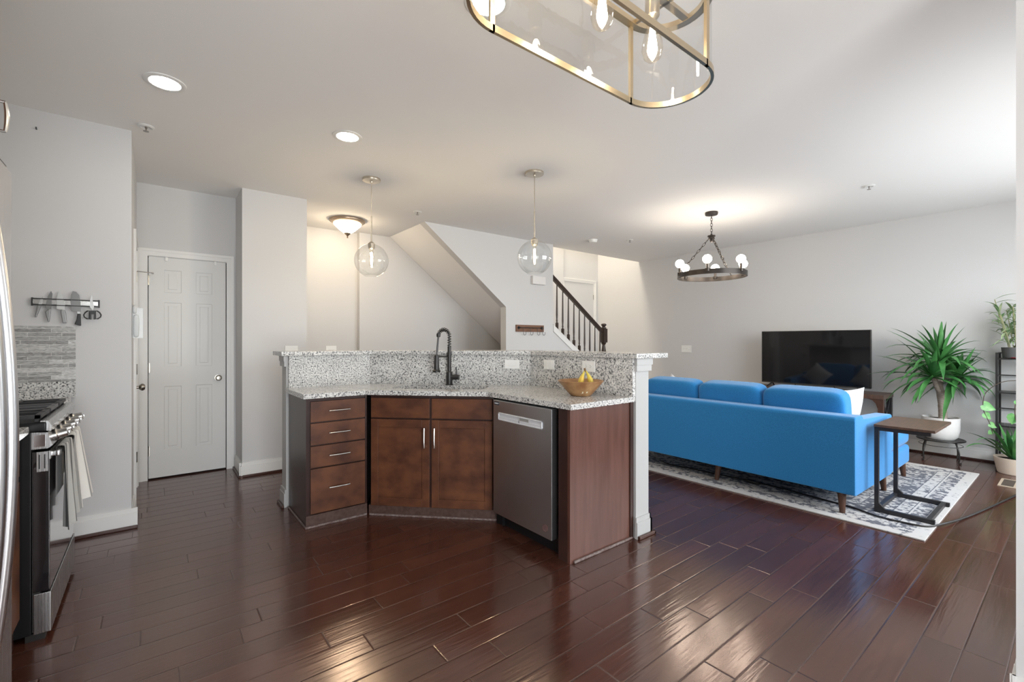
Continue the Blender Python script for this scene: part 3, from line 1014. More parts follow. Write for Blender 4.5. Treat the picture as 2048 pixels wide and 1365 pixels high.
# sink base on the diagonal; local x along diagonal (to the right), local y back
oX = Vector((1.577, 2.933, 0))
r = thing('sink_cabinet', 'dark cherry angled sink base with two doors', 'cabinet', oX, -PI / 4)
W2 = 0.455
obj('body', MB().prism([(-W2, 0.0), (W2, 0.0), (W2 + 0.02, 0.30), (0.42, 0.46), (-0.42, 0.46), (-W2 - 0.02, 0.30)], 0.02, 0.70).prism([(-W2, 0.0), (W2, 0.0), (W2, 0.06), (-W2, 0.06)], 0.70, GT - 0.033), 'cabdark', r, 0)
for (a, b) in ((-0.447, -0.010), (0.006, 0.447)):
    obj('false_drawer_front', MB().box(a, b, -0.020, 0.0, 0.714, 0.857, 0.003), 'cab', r)
    x0, x1, z0, z1 = a, b, 0.075, 0.703
    s = 0.055
    fr = MB().box(x0, x0 + s, -0.020, 0, z0, z1, 0.002).box(x1 - s, x1, -0.020, 0, z0, z1, 0.002)
    fr.box(x0 + s, x1 - s, -0.020, 0, z0, z0 + s + 0.005, 0.002).box(x0 + s, x1 - s, -0.020, 0, z1 - s, z1, 0.002)
    d = obj('door', fr, 'cab', r, 0)
    obj('door_panel', MB().box(x0 + s - 0.004, x1 - s + 0.004, -0.009, -0.001, z0 + s, z1 - s + 0.004), 'cab', d, 0)
    hx_ = x1 - 0.030 if a < -0.1 else x0 + 0.028
    pull(d, (hx_, -0.020, 0.578), 0.14, (0, 0, 1), (0, -1, 0))
obj('toe_board', MB().box(-W2 - 0.012, W2 + 0.03, -0.010, 0.012, 0.0, 0.074), 'toe', r, 0)
obj('toe_bead', MB().box(-W2 - 0.005, W2 + 0.025, -0.020, -0.010, 0.0, 0.014, 0.003), 'bead', r, 0)

# dishwasher, faces -x
xd = 1.835
r = thing('dishwasher', 'stainless dishwasher beside the sink cabinet', 'dishwasher', (0, 0, 0))
obj('body', MB().box(1.90, 2.40, 1.945, 2.50, 0.12, 0.868), 'blackm', r, 0)
obj('door', MB().box(xd, xd + 0.055, 1.950, 2.532, 0.095, 0.868, 0.004), 'steel_d', r, 40)
rec = MB()
for (a, b, c_, d_) in ((2.030, 2.470, 0.738, 0.746), (2.030, 2.470, 0.780, 0.788), (2.030, 2.038, 0.738, 0.788), (2.462, 2.470, 0.738, 0.788)):
    rec.box(xd - 0.006, xd + 0.004, a, b, c_, d_, 0.002)
obj('handle_frame', rec, 'grayplast', r)
obj('handle_recess', MB().box(xd - 0.001, xd + 0.004, 2.037, 2.463, 0.745, 0.781).prism([(2.04, 0.746), (2.46, 0.746), (2.46, 0.762), (2.04, 0.762)], xd - 0.004, xd, 'x').box(xd - 0.004, xd + 0.003, 2.245, 2.252, 0.745, 0.781), 'grayplast', r, 0)
obj('handle_grip', MB().box(xd - 0.0035, xd - 0.0005, 2.155, 2.245, 0.762, 0.781), 'plastg', r, 0)
bg = MB().box(xd - 0.0015, xd + 0.001, 2.462, 2.518, 0.836, 0.858)
obj('badge', bg, 'badge', r, 0)
mk = MB()
for i, ya in enumerate((2.512, 2.500, 2.490, 2.482, 2.475)):
    mk.box(xd - 0.0022, xd - 0.001, ya - (0.009 if i < 2 else 0.005), ya, 0.843, 0.851)
obj('badge_lettering', mk, 'grayplast', r, 0)
rg = []
for i in range(24):
    a = 2 * PI * i / 24
    rg.append((xd - 0.0008, 2.005 + 0.021 * math.cos(a), 0.155 + 0.021 * math.sin(a)))
sk_ = MB().tube(rg, 0.0011, 5, closed=True)
for k, z in enumerate((0.146, 0.152, 0.158, 0.164)):
    sk_.box(xd - 0.0012, xd + 0.0003, 1.992, 2.018, z, z + 0.0022)
obj('sticker', sk_, 'sticker', r, 0)
obj('kick_plate', MB().box(1.905, 1.925, 1.945, 2.50, 0.0, 0.12), 'black', r, 0)
obj('leveling_foot', MB().box(1.885, 1.925, 2.49, 2.56, 0.0, 0.09), 'black', r, 0)

r = thing('end_panel', 'reddish cherry end panel closing the peninsula beside the white post', 'cabinet panel', (0, 0, 0))
obj('board', MB().box(1.858, 2.428, 1.822, 1.842, 0.0, GT - 0.033), 'panel', r, 0)
obj('stile', MB().box(1.858, 1.92, 1.842, 1.915, 0.0, GT - 0.033), 'cabdark', r, 0)
obj('scribe_strip', MB().box(2.398, 2.428, 1.814, 1.822, 0.0, GT - 0.033), 'cabdark', r, 0)
obj('toe_bead', MB().box(1.885, 2.415, 1.808, 1.822, 0.0, 0.015, 0.004), 'bead', r, 0)


# ---- outlets and switches
def plate(name, label, cat, loc, rz, w_, h_, kind, group=None):
    """local: x right, front faces -y"""
    r = thing(name, label, cat, loc, rz, group)
    obj('cover_plate', MB().box(-w_ / 2, w_ / 2, -0.006, 0, -h_ / 2, h_ / 2, 0.002), 'plast', r)
    mb = MB()
    if kind == 'duplex':          # horizontal pair of sockets
        for s in (-1, 1):
            o = obj('socket_face', MB().box(s * 0.020 - 0.013, s * 0.020 + 0.013, -0.0085, -0.005, -0.016, 0.016, 0.004), 'plast', r)
            for q in (-1, 1):
                obj('slot', MB().box(s * 0.020 - 0.004, s * 0.020 + 0.004, -0.0092, -0.008, q * 0.006 - 0.0012, q * 0.006 + 0.0012), 'plastg', o, 0)
            obj('ground_hole', MB().lathe([(0, -0.0006), (0.0022, -0.0006), (0.0022, 0.0006), (0, 0.0006)], (s * 0.020 + 0.009, -0.0088, 0), 10, 'y'), 'plastg', o, 0)
    else:
        n = {'rocker': 1, 'rocker2': 2, 'toggle3': 3}[kind]
        for i in range(n):
            cx = (i - (n - 1) / 2) * 0.046
            if kind == 'toggle3':
                obj('toggle', MB().box(cx - 0.004, cx + 0.004, -0.018, -0.005, -0.004, 0.008, 0.001), 'plast', r)
            elif kind == 'rocker' and w_ > h_:
                obj('rocker', MB().box(cx - 0.033, cx + 0.033, -0.009, -0.005, -0.016, 0.016, 0.002), 'plast', r)
            else:
                obj('rocker', MB().box(cx - 0.016, cx + 0.016, -0.009, -0.005, -0.033, 0.033, 0.002), 'plast', r)
    return r


A45 = -PI / 4
plate('outlet', 'white sideways outlet in backsplash left of faucet', 'outlet', (1.347, 3.869 - 0.0005, 1.081), A45, 0.122, 0.076, 'duplex')
for o_ in ():
    pass
plate('switch_plate', 'white sideways switch plate in backsplash right of faucet', 'light switch', (2.30, 2.91, 1.081), A45, 0.122, 0.073, 'rocker')
plate('switch_plate', 'square white double switch plate on backsplash left of the bananas', 'light switch', (2.405, 2.58, 1.086), -PI / 2, 0.118, 0.075, 'rocker2')
plate('outlet', 'white outlet on backsplash behind the bananas', 'outlet', (2.405, 2.175, 1.092), -PI / 2, 0.117, 0.077, 'duplex')
plate('switch_plate', 'white switch plate on grey pier, above left end of bar', 'light switch', (1.078, 4.89, 1.165), 0, 0.118, 0.115, 'rocker')
plate('outlet', 'small white plate low on the hall wall above the bar', 'outlet', (1.80, 6.03, 1.15), 0, 0.13, 0.115, 'duplex')
plate('switch_plate', 'white triple switch plate on wall left of the television', 'light switch', (6.90, 4.10, 1.141), -PI / 2, 0.175, 0.115, 'toggle3')

# ---- bowl and bananas
bx, by = 2.205, 2.065
r = thing('fruit_bowl', 'wide wooden bowl on worktop beside the backsplash', 'bowl', (bx, by, GT))
obj('shell', MB().lathe([(0, 0), (0.062, 0), (0.068, 0.004), (0.105, 0.045), (0.150, 0.098), (0.146, 0.101), (0.100, 0.052), (0.060, 0.012), (0, 0.010)], n=40), 'bowl', r)
dI = Vector((-bx, -by, 0)).normalized(); sI = Vector((-dI.y, dI.x, 0))
q = sI * -0.0 + dI * 0.0
inl = MB()
t = bmesh.new()
def onbowl(a, z):
    rr = 0.068 + (z - 0.004) / 0.041 * 0.037 + 0.0012
    base = math.atan2(dI.y, dI.x)
    return Vector((rr * math.cos(base + a), rr * math.sin(base + a), z))
for (a0, a1, z0, z1) in ((0.10, 0.50, 0.022, 0.035), (0.02, 0.62, 0.0195, 0.0225)):
    vs = [t.verts.new(onbowl(a, z)) for a, z in ((a0, z0), (a1, z0 + 0.003), (a1, z1), (a0, z1))]
    t.faces.new(vs)
obj('inlay', MB().take(t), 'inlay', r, 0)
r = thing('banana_bunch', 'bunch of two yellow bananas standing in the wooden bowl', 'bananas', (bx, by, GT + 0.012))
sd = Vector((0.785, -0.62, 0))
for s, l in ((-1, 0.175), (1, 0.165)):
    pts, rs = [], []
    for i in range(13):
        t_ = i / 12
        z = 0.150 - t_ * 0.135
        off = sd * (0.030 + s * (0.004 + 0.030 * math.sin(t_ * PI * 0.75))) + Vector((-0.3, -0.5, 0)) * (0.02 * math.sin(t_ * PI))
        pts.append(off + Vector((0, 0, z)))
        rs.append(0.0055 if i < 2 else 0.0055 + 0.0125 * min(1, (i - 1) / 4) * (1 if i < 11 else 0.55 - 0.3 * (i - 11)))
    obj('banana', MB().tube(pts, rs, 8), 'banana', r)
obj('stem', MB().tube([(sd * 0.03) + Vector((0, 0, 0.143)), (sd * 0.026) + Vector((0, 0, 0.168))], [0.008, 0.006], 8), 'bananatip', r)

# ------------------------------------------------------------------ left kitchen run
struct('backsplash_tile', MB().box(-1.06, -0.387, 4.022, 4.03, 1.014, 1.363), 'tile', 'grey glass strip mosaic below the knife rack', cat='tile')
tag(obj('splash_strip', MB().box(-1.06, -0.387, 4.008, 4.03, 0.912, 1.014), 'granite', None, 0), 'low granite strip below the mosaic tiles', 'backsplash')
tag(obj('counter_slab', MB().box(-1.06, -0.405, 3.512, 4.008, 0.880, 0.912, 0.003), 'granite', None, 0), 'granite counter between range and knife wall', 'counter')
tag(obj('counter_slab', MB().box(-1.06, -0.405, 2.06, 2.745, 0.880, 0.912, 0.003), 'granite', None, 0), 'granite counter between range and refrigerator', 'counter')
for (a, b, lb) in ((3.515, 4.005, 'dark base cabinet between range and knife wall'), (2.06, 2.742, 'dark base cabinet between range and refrigerator')):
    r = thing('base_cabinet', lb, 'cabinet')
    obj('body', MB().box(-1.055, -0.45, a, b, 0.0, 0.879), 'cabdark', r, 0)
    d = obj('door', MB().box(-0.45, -0.43, a + 0.01, b - 0.01, 0.12, 0.69, 0.003), 'cab', r, 0)
    d2 = obj('drawer', MB().box(-0.45, -0.43, a + 0.01, b - 0.01, 0.71, 0.86, 0.003), 'cab', r, 0)

# range; front face x = -0.345, y 2.75..3.51
r = thing('gas_range', 'black and stainless gas range against the left wall', 'stove', (0, 0, 0))
ya, yb, xf = 2.752, 3.508, -0.345
obj('body', MB().box(-1.05, -0.40, ya, yb, 0.03, 0.885, 0.004), 'black', r)
obj('side_rail', MB().box(-0.398, -0.375, ya + 0.003, yb - 0.003, 0.04, 0.80), 'blackm', r, 0)
obj('cooktop', MB().box(-1.05, -0.355, ya - 0.004, yb + 0.004, 0.885, 0.925, 0.006), 'black', r)
obj('front_trim', MB().prism([(-0.375, 0.890), (-0.343, 0.884), (-0.340, 0.905), (-0.352, 0.928), (-0.375, 0.930)], ya + 0.012, yb + 0.004, 'y'), 'steel', r, 0)
obj('control_panel', MB().prism([(-0.40, 0.812), (-0.350, 0.812), (-0.336, 0.824), (-0.352, 0.880), (-0.40, 0.884)], ya, yb, 'y'), 'steel', r, 0)
obj('panel_cap', MB().box(-0.392, -0.358, ya - 0.002, ya + 0.001, 0.822, 0.872), 'chrome', r, 0)
for i in range(5):
    yk = ya + 0.10 + i * 0.139
    k = obj('knob', MB().lathe([(0, 0), (0.026, 0), (0.026, 0.012), (0.021, 0.016), (0.019, 0.046), (0, 0.048)], (0, 0, 0), 20).xf(Matrix.Translation((-0.345, yk, 0.851)) @ Matrix.Rotation(math.radians(76), 4, 'Y')), 'nickel', r)
    obj('knob_bar', MB().box(-0.006, 0.006, -0.019, 0.019, 0.044, 0.056, 0.002).xf(Matrix.Translation((-0.345, yk, 0.851)) @ Matrix.Rotation(math.radians(76), 4, 'Y')), 'chrome', k)
d = obj('oven_door', MB().box(-0.397, xf, ya + 0.002, yb - 0.002, 0.205, 0.800, 0.003), 'ovenglass', r)
obj('door_cap', MB().box(-0.385, -0.350, ya - 0.001, ya + 0.003, 0.715, 0.800, 0.001).box(xf - 0.004, xf + 0.003, ya + 0.002, yb - 0.002, 0.765, 0.800), 'steel', d, 0)
obj('cap_slots', MB().box(-0.378, -0.374, ya - 0.0025, ya + 0.001, 0.728, 0.788).box(-0.362, -0.358, ya - 0.0025, ya + 0.001, 0.728, 0.788), 'blackm', d, 0)
hd = MB().box(-0.332, -0.314, ya + 0.02, yb - 0.02, 0.770, 0.796, 0.006)
for yk in (ya + 0.035, yb - 0.035):
    hd.box(xf, -0.318, yk - 0.012, yk + 0.012, 0.772, 0.794, 0.004)
obj('door_handle', hd, 'steel', d)
obj('warming_drawer', MB().box(-0.395, xf + 0.004, ya + 0.002, yb - 0.002, 0.028, 0.198, 0.003), 'steel', r)
obj('leg', MB().box(-0.42, -0.36, ya + 0.01, ya + 0.06, 0, 0.03), 'blackm', r, 0)
obj('leg', MB().box(-0.42, -0.36, yb - 0.06, yb - 0.01, 0, 0.03), 'blackm', r, 0)
obj('leg', MB().box(-1.03, -0.98, ya + 0.01, ya + 0.06, 0, 0.03), 'blackm', r, 0)
obj('leg', MB().box(-1.03, -0.98, yb - 0.06, yb - 0.01, 0, 0.03), 'blackm', r, 0)
for i in range(3):
    g0 = ya + 0.02 + i * 0.243
    g1 = g0 + 0.232
    gm = MB()
    for (a, b, c_, d_) in ((-0.99, -0.975, g0, g1), (-0.395, -0.375, g0, g1), (-0.99, -0.375, g0, g0 + 0.014), (-0.99, -0.375, g1 - 0.014, g1)):
        gm.box(a, b, c_, d_, 0.938, 0.955, 0.002)
    gm.box(-0.99, -0.375, (g0 + g1) / 2 - 0.006, (g0 + g1) / 2 + 0.006, 0.942, 0.957, 0.002)
    for xg in (-0.84, -0.69, -0.54):
        gm.box(xg - 0.006, xg + 0.006, g0, g1, 0.942, 0.957, 0.002)
    for xg in (-0.98, -0.388):
        for yg in (g0 + 0.006, g1 - 0.016):
            gm.box(xg - 0.006, xg + 0.006, yg, yg + 0.012, 0.925, 0.942)
    obj('grate', gm, 'ironhi' if i == 1 else 'iron', r)
for xg in (-0.84, -0.54):
    for yg in (ya + 0.13, yb - 0.13):
        obj('burner', MB().lathe([(0, 0.925), (0.05, 0.925), (0.05, 0.932), (0.036, 0.934), (0.034, 0.941), (0, 0.943)], (xg, yg, 0)), 'iron', r)


def towel(name, label, y0, y1, zf, zb_, m, ph):
    def F(u, v):
        # u across (y), v along the drape: 0 front bottom -> 1 back bottom
        lf, lb = 0.80 - zf, 0.80 - zb_
        tot = lf + lb + 0.05
        s = v * tot
        rip = 0.010 * math.sin(u * 11 + ph) + 0.006 * math.sin(u * 23 + ph * 2)
        if s < lf:
            k = 1 - s / lf
            z = zf + s
            x = -0.308 + rip * (0.3 + 1.3 * k) + (0.012 + 0.040 * u * (y0 > 3)) * k
            spread = 1 + 0.22 * k
        elif s < lf + 0.05:
            a = (s - lf) / 0.05 * PI
            z = 0.800 + 0.006 * math.sin(a)
            x = -0.321 + 0.013 * math.cos(a) + rip * 0.3 * (0.5 + 0.5 * math.cos(a))
            spread = 1
        else:
            k = (s - lf - 0.05) / lb
            z = 0.80 - (s - lf - 0.05)
            x = -0.336 + rip * 0.05
            spread = 1 + 0.05 * k
        yc = (y0 + y1) / 2
        return Vector((x, yc + (y0 + (y1 - y0) * u - yc) * spread, z))
    o = obj(name, MB().grid(F, 40, 44), m, None, 60)
    return tag(o, label, 'towel')


towel('dish_towel', 'pale striped dish towel over far end of oven handle', 3.12, 3.42, 0.44, 0.60, 'towel1', 0.4)
towel('dish_towel', 'darker grey striped dish towel on near end of oven handle', 2.83, 3.05, 0.43, 0.58, 'towel2', 2.1)

# refrigerator
r = thing('refrigerator', 'stainless refrigerator with bowed handle at left edge of picture', 'refrigerator', (0, 0, 0))
obj('body', MB().box(-1.05, -0.385, 1.13, 2.03, 0.02, 1.78), 'grayplast', r, 0)
for (a, b) in ((1.132, 1.577), (1.583, 2.028)):
    d = obj('door', MB().box(-0.383, -0.334, a, b, 0.07, 1.785, 0.012, 4), 'steel_f', r)
    yk = b - 0.05 if a < 1.3 else a + 0.06
    pts = []
    for i in range(21):
        t_ = i / 20
        pts.append((-0.318 + 0.046 * math.sin(PI * t_) ** 0.8, yk, 0.42 + 1.22 * t_))
    obj('door_handle', MB().tube([(-0.336, yk, 0.42)] + pts + [(-0.336, yk, 1.64)], 0.013, 12), 'handle_steel', d)
obj('base_grille', MB().box(-0.383, -0.345, 1.135, 2.025, 0.0, 0.068), 'blackm', r, 0)
obj('hinge_cover', MB().box(-0.42, -0.345, 1.95, 2.02, 1.785, 1.80, 0.004), 'blackm', r)
r = thing('wall_cabinet', 'dark wall cabinet above the refrigerator', 'cabinet', (0, 0, 0))
obj('body', MB().box(-1.055, -0.39, 1.10, 2.04, 1.86, 2.45), 'cabdark', r, 0)
for (a, b) in ((1.11, 1.565), (1.575, 2.035)):
    d = obj('door', MB().box(-0.39, -0.372, a, b, 1.87, 2.44, 0.003), 'cab', r, 0)
    yk = b - 0.03
    pull(d, (-0.372, yk, 1.94), 0.09, (0, 0, 1), (1, 0, 0))

# knife rack and knives (wall face y = 4.03)
r = thing('knife_rack', 'magnetic knife strip with black rails on grey wall', 'knife rack', (0, 0, 0))
obj('magnet_bar', MB().box(-0.578, -0.278, 4.016, 4.024, 1.500, 1.526), 'nickel', r, 0)
rl = MB()
for z in (1.494, 1.532):
    rl.box(-0.583, -0.273, 4.012, 4.024, z - 0.003, z + 0.003)
obj('rail', rl, 'blackm', r, 0)
for xa in (-0.583, -0.279):
    obj('bracket', MB().box(xa - 0.001, xa + 0.007, 4.010, 4.030, 1.488, 1.538), 'blackm', r, 0)


def flat(pts, y0, y1, bev=0.0):
    return MB().prism(pts, y0, y1, 'y', bev)


def knife(name, label, blade, handle, mb_, mh, extra=None):
    r = thing(name, label, 'knife', (0, 0, 0))
    obj('blade', flat(blade, 4.0125, 4.0155), mb_, r, 0)
    h = obj('grip', flat(handle, 4.006, 4.022, 0.003), mh, r, 0)
    if extra:
        obj('bolster', flat(extra, 4.0055, 4.0225), 'blade', r, 0)
    return r


def P(pts):                                # photo crop units -> metres on the wall
    out = []
    for x, y in pts:
        out.append((-0.583 + (x - 262) / 1395 * 0.31, 1.513 - (y - 560 - (x - 262) / 1395 * 40) / 1395 * 0.31 * 1.02))
    return out


knife('paring_knife', 'small knife at far left of the magnetic strip', P([(480, 415), (492, 440), (462, 655), (392, 655), (430, 510)]), P([(392, 655), (462, 660), (440, 720), (362, 990), (330, 985), (375, 690)]), 'blade', 'grip')
knife('utility_knife', 'dull dark-bladed steel knife, second on the strip', P([(648, 265), (675, 340), (650, 760), (600, 800), (530, 715), (560, 540), (590, 400)]), P([(600, 770), (650, 740), (640, 860), (610, 1120), (588, 1120), (530, 840)]), 'bladed', 'grip')
knife('chef_knife', 'broad bright steel chef knife, third on the strip', P([(815, 262), (870, 360), (930, 640), (930, 790), (870, 790), (760, 755), (755, 500), (775, 370)]), P([(850, 770), (925, 790), (945, 860), (968, 1150), (885, 1160), (845, 860)]), 'blade', 'grip')
knife('santoku_knife', 'wide dimpled santoku knife with black handle', P([(1090, 250), (1160, 270), (1225, 360), (1250, 560), (1258, 830), (1185, 830), (1065, 805), (1040, 560), (1060, 350)]), P([(1185, 890), (1255, 890), (1265, 1225), (1240, 1230), (1125, 1185), (1170, 1050)]), 'bladed', 'handle_k', P([(1180, 830), (1250, 830), (1250, 890), (1185, 890)]))
r = thing('scissors', 'kitchen scissors with black ring handles at right end of strip', 'scissors', (0, 0, 0))
obj('blades', flat(P([(1480, 375), (1500, 385), (1525, 620), (1540, 690), (1510, 790), (1450, 680), (1455, 500)]), 4.0115, 4.0155), 'blade', r, 0)
for s in (0, 1):
    rg = []
    base = [(1445, 800), (1440, 1035), (1390, 1030), (1330, 980), (1318, 920), (1350, 850), (1400, 805)]
    if s:
        base = [(3010 - x, y) for x, y in base]
    rg = [(a, 4.014, b) for a, b in P(base)]
    obj('ring_handle', MB().tube(rg, 0.0038, 8, closed=True), 'handle_k', r)
obj('handle_bridge', flat(P([(1400, 795), (1610, 795), (1560, 850), (1570, 1050), (1530, 1050), (1535, 900), (1475, 900), (1485, 1050), (1445, 1050), (1450, 850)]), 4.009, 4.019), 'handle_k', r, 0)
tag(obj('wall_hook', MB().tube([(-0.563, 4.03, 2.58), (-0.563, 4.018, 2.58), (-0.563, 4.016, 2.59)], 0.004, 6), 'blackm'), 'tiny dark hook high on the knife wall', 'hook')

# clear dispenser on the door wall
r = thing('bag_holder', 'clear acrylic wall pocket with white bags beside the closet door', 'holder', (-0.112, 4.065, 1.29))
mb = MB()
mb.box(0.0, 0.003, 0, 0.09, 0, 0.235).box(0.0, 0.062, 0, 0.09, 0, 0.003).box(0.058, 0.061, 0, 0.09, 0, 0.20).box(0, 0.06, 0, 0.003, 0, 0.21).box(0, 0.06, 0.087, 0.09, 0, 0.21)
obj('pocket', mb, 'acryl', r, 0)
obj('bags', MB().cushion(0.022, 0.045, 0.085, 0.034, 0.075, 0.16, 0.5, 6).cushion(0.014, 0.035, 0.20, 0.022, 0.05, 0.06, 0.6, 4), 'paper', r)

# ------------------------------------------------------------------ ceiling fixtures
r = thing('recessed_light', 'lit recessed ceiling light nearest the knife wall', 'ceiling light', (0.054, 3.162, H), 0, 'recessed kitchen lights')
obj('trim_ring', MB().lathe([(0.070, 0.0), (0.098, 0.0), (0.098, -0.004), (0.085, -0.008), (0.072, -0.006)], n=32, cap=False), 'white', r)
obj('lens', MB().lathe([(0, -0.0045), (0.074, -0.0045), (0.074, -0.001), (0, -0.001)], n=32), 'can', r)
can = r
dup(can, (1.068, 3.206, H), label='lit recessed ceiling light left of the first pendant')
dup(can, (1.11, 1.57, H), label='lit recessed ceiling light seen through the lantern glass')

# glass globe pendants over the bar
def pendant(loc, label):
    r = thing('globe_pendant', label, 'pendant light', loc, 0, 'glass globe pendants over the bar')
    obj('canopy', MB().lathe([(0, 0), (0.078, 0), (0.080, -0.006), (0.077, -0.020), (0.012, -0.024), (0.010, -0.034), (0, -0.034)], n=32), 'pewter', r)
    obj('rod', MB().tube([(0, 0, -0.03), (0, 0, -0.34)], 0.0032, 8).tube([(0, 0, -0.33), (0, 0, -0.565)], 0.0062, 10), 'pewter', r)
    obj('socket', MB().lathe([(0, -0.555), (0.012, -0.555), (0.030, -0.572), (0.030, -0.60), (0.026, -0.60), (0.026, -0.618), (0.020, -0.622), (0, -0.622)], n=24), 'pewter', r)
    R_, zc = 0.146, -0.722
    prof = []
    a0, a1 = math.asin(0.032 / R_), PI - math.asin(0.062 / R_)
    for i in range(33):
        a = a0 + (a1 - a0) * i / 32
        prof.append((R_ * math.sin(a), zc + R_ * math.cos(a)))
    prof.append((0.066, prof[-1][1] - 0.004))
    obj('globe', MB().lathe(prof, n=40, cap=False), 'glass', r, 80)
    b = obj('bulb', MB().lathe([(0.013, -0.622), (0.016, -0.64), (0.020, -0.66), (0.020, -0.755), (0.012, -0.772), (0, -0.776)], n=18, cap=False), 'bulbglass', r, 80)
    obj('filament', MB().lathe([(0, -0.645), (0.008, -0.655), (0.010, -0.70), (0.008, -0.752), (0, -0.762)], n=10), 'glowp', b)
    return r


pn = pendant((1.514, 3.915, H), 'clear globe pendant hanging over left half of bar')
dup(pn, (2.54, 2.908, H), label='clear globe pendant hanging over right half of bar')

# hall flush mount
r = thing('flush_light', 'lit alabaster bowl light flush on the hall ceiling', 'ceiling light', (1.804, 5.415, H))
obj('pan', MB().lathe([(0, 0), (0.19, 0), (0.20, -0.012), (0.196, -0.026), (0.165, -0.046), (0, -0.046)], n=40), 'fixbrown', r)
obj('glass_bowl', MB().lathe([(0.155, -0.046), (0.152, -0.062), (0.125, -0.088), (0.085, -0.125), (0.040, -0.158), (0, -0.160)], n=40, cap=False), 'bowlglow', r)
obj('finial', MB().lathe([(0, -0.155), (0.040, -0.155), (0.034, -0.166), (0.012, -0.186), (0.007, -0.200), (0.012, -0.206), (0.006, -0.214), (0, -0.214)], n=24), 'fixbrown', r)

# wagon wheel chandelier in the living room
cx, cy = 4.872, 2.594
r = thing('wheel_chandelier', 'dark ring chandelier with six lit globe bulbs hanging on chains', 'chandelier', (cx, cy, H))
obj('canopy', MB().lathe([(0, 0), (0.066, 0), (0.068, -0.012), (0.064, -0.030), (0.012, -0.034), (0, -0.034)], n=32), 'bronze', r)
def link(mb, p0, p1, r_=0.011, w_=0.0026, tw=0):
    p0, p1 = Vector(p0), Vector(p1)
    d = (p1 - p0); l = d.length; d.normalize()
    u = d.orthogonal().normalized(); v = d.cross(u)
    if tw:
        u, v = v, u
    pts = []
    for i in range(12):
        a = 2 * PI * i / 12
        pts.append((p0 + p1) / 2 + d * (math.cos(a) * l / 2) + u * (math.sin(a) * r_))
    mb.tube(pts, w_, 5, closed=True)
def chain(p0, p1, n):
    mb = MB()
    p0, p1 = Vector(p0), Vector(p1)
    for i in range(n):
        a = p0.lerp(p1, max(0, (i - 0.14) / n)); b = p0.lerp(p1, min(1, (i + 1.14) / n))
        link(mb, a, b, tw=i % 2)
    return mb
obj('chain', chain((0, 0, -0.034), (0, 0, -0.245), 7), 'bronze', r)
obj('hub', MB().lathe([(0, -0.24), (0.010, -0.242), (0.012, -0.255), (0.040, -0.258), (0.042, -0.270), (0.030, -0.274), (0.034, -0.296), (0.026, -0.302), (0.014, -0.318), (0.016, -0.328), (0, -0.334)], n=24), 'bronze', r)
RR, zr = 0.352, -0.70
obj('ring', MB().lathe([(RR - 0.006, zr - 0.026), (RR + 0.006, zr - 0.026), (RR + 0.006, zr + 0.026), (RR - 0.006, zr + 0.026), (RR - 0.006, zr - 0.026)], n=72, cap=False), 'bronze', r, 30)
to_r, to_c = Vector((0.7848, -0.6198, 0)), Vector((-0.6198, -0.7848, 0))
for k in range(3):
    a = math.radians(209.7 + 120 * k)
    e = (to_r * math.cos(a) + to_c * math.sin(a)) * RR
    obj('side_chain', chain((e.x * 0.10, e.y * 0.10, -0.30), (e.x, e.y, zr + 0.024), 11), 'bronze', r)
for k in range(6):
    a = math.radians(60.2 + 60 * k)
    e = (to_r * math.cos(a) + to_c * math.sin(a)) * (RR)
    s = obj('socket', MB().lathe([(0, zr + 0.0), (0.022, zr + 0.0), (0.024, zr + 0.030), (0.012, zr + 0.034), (0.013, zr + 0.075), (0.015, zr + 0.082), (0, zr + 0.082)], (e.x, e.y, 0), 16), 'bronze', r)
    obj('bulb', MB().lathe([(0.012, zr + 0.082)] + [(0.046 * math.sin(b_), zr + 0.128 - 0.046 * math.cos(b_)) for b_ in [0.3 + (PI - 0.3) * i / 12 for i in range(13)]], (e.x, e.y, 0), 18, cap=False), 'globe', s, 80)

# racetrack glass lantern over the dining spot
k = 0.87
lx0, lx1, ly0, ly1 = 0.748, 1.375, 0.748, 1.039
lc, lr = ((lx0 + lx1) / 2, (ly0 + ly1) / 2), (ly1 - ly0) / 2
zb, zt = 2.14, 2.425
def track(off=0.0, n=20):
    pts = []
    for i in range(n + 1):
        a = -PI / 2 + PI * i / n
        pts.append((lx1 + (lr + off) * math.cos(a), lc[1] + (lr + off) * math.sin(a)))
    for i in range(n + 1):
        a = PI / 2 + PI * i / n
        pts.append((lx0 + (lr + off) * math.cos(a), lc[1] + (lr + off) * math.sin(a)))
    return pts
def band(z0, z1, o0, o1):
    t = bmesh.new()
    A, B = track(o0), track(o1)
    n = len(A)
    rows = [[t.verts.new((x, y, z)) for x, y in pt] for pt, z in ((A, z0), (B, z0), (B, z1), (A, z1))]
    for j in range(4):
        a, b = rows[j], rows[(j + 1) % 4]
        for i in range(n):
            t.faces.new((a[i], a[(i + 1) % n], b[(i + 1) % n], b[i]))
    bmesh.ops.recalc_face_normals(t, faces=t.faces[:])
    return MB().take(t)
r = thing('glass_lantern', 'brass racetrack lantern with clear glass and filament bulbs overhead', 'chandelier', (0, 0, 0))
obj('bottom_ring', band(zb, zb + 0.020, -0.005, 0.005), 'brass', r, 30)
obj('top_ring', band(zt - 0.006, zt + 0.012, -0.022, 0.005), 'brass', r, 30)
t = bmesh.new()
A = track(-0.002)
n = len(A)
lo = [t.verts.new((x, y, zb + 0.02)) for x, y in A]; hi = [t.verts.new((x, y, zt - 0.006)) for x, y in A]
for i in range(n):
    t.faces.new((lo[i], lo[(i + 1) % n], hi[(i + 1) % n], hi[i]))
obj('glass_band', MB().take(t), 'seedy', r, 30)
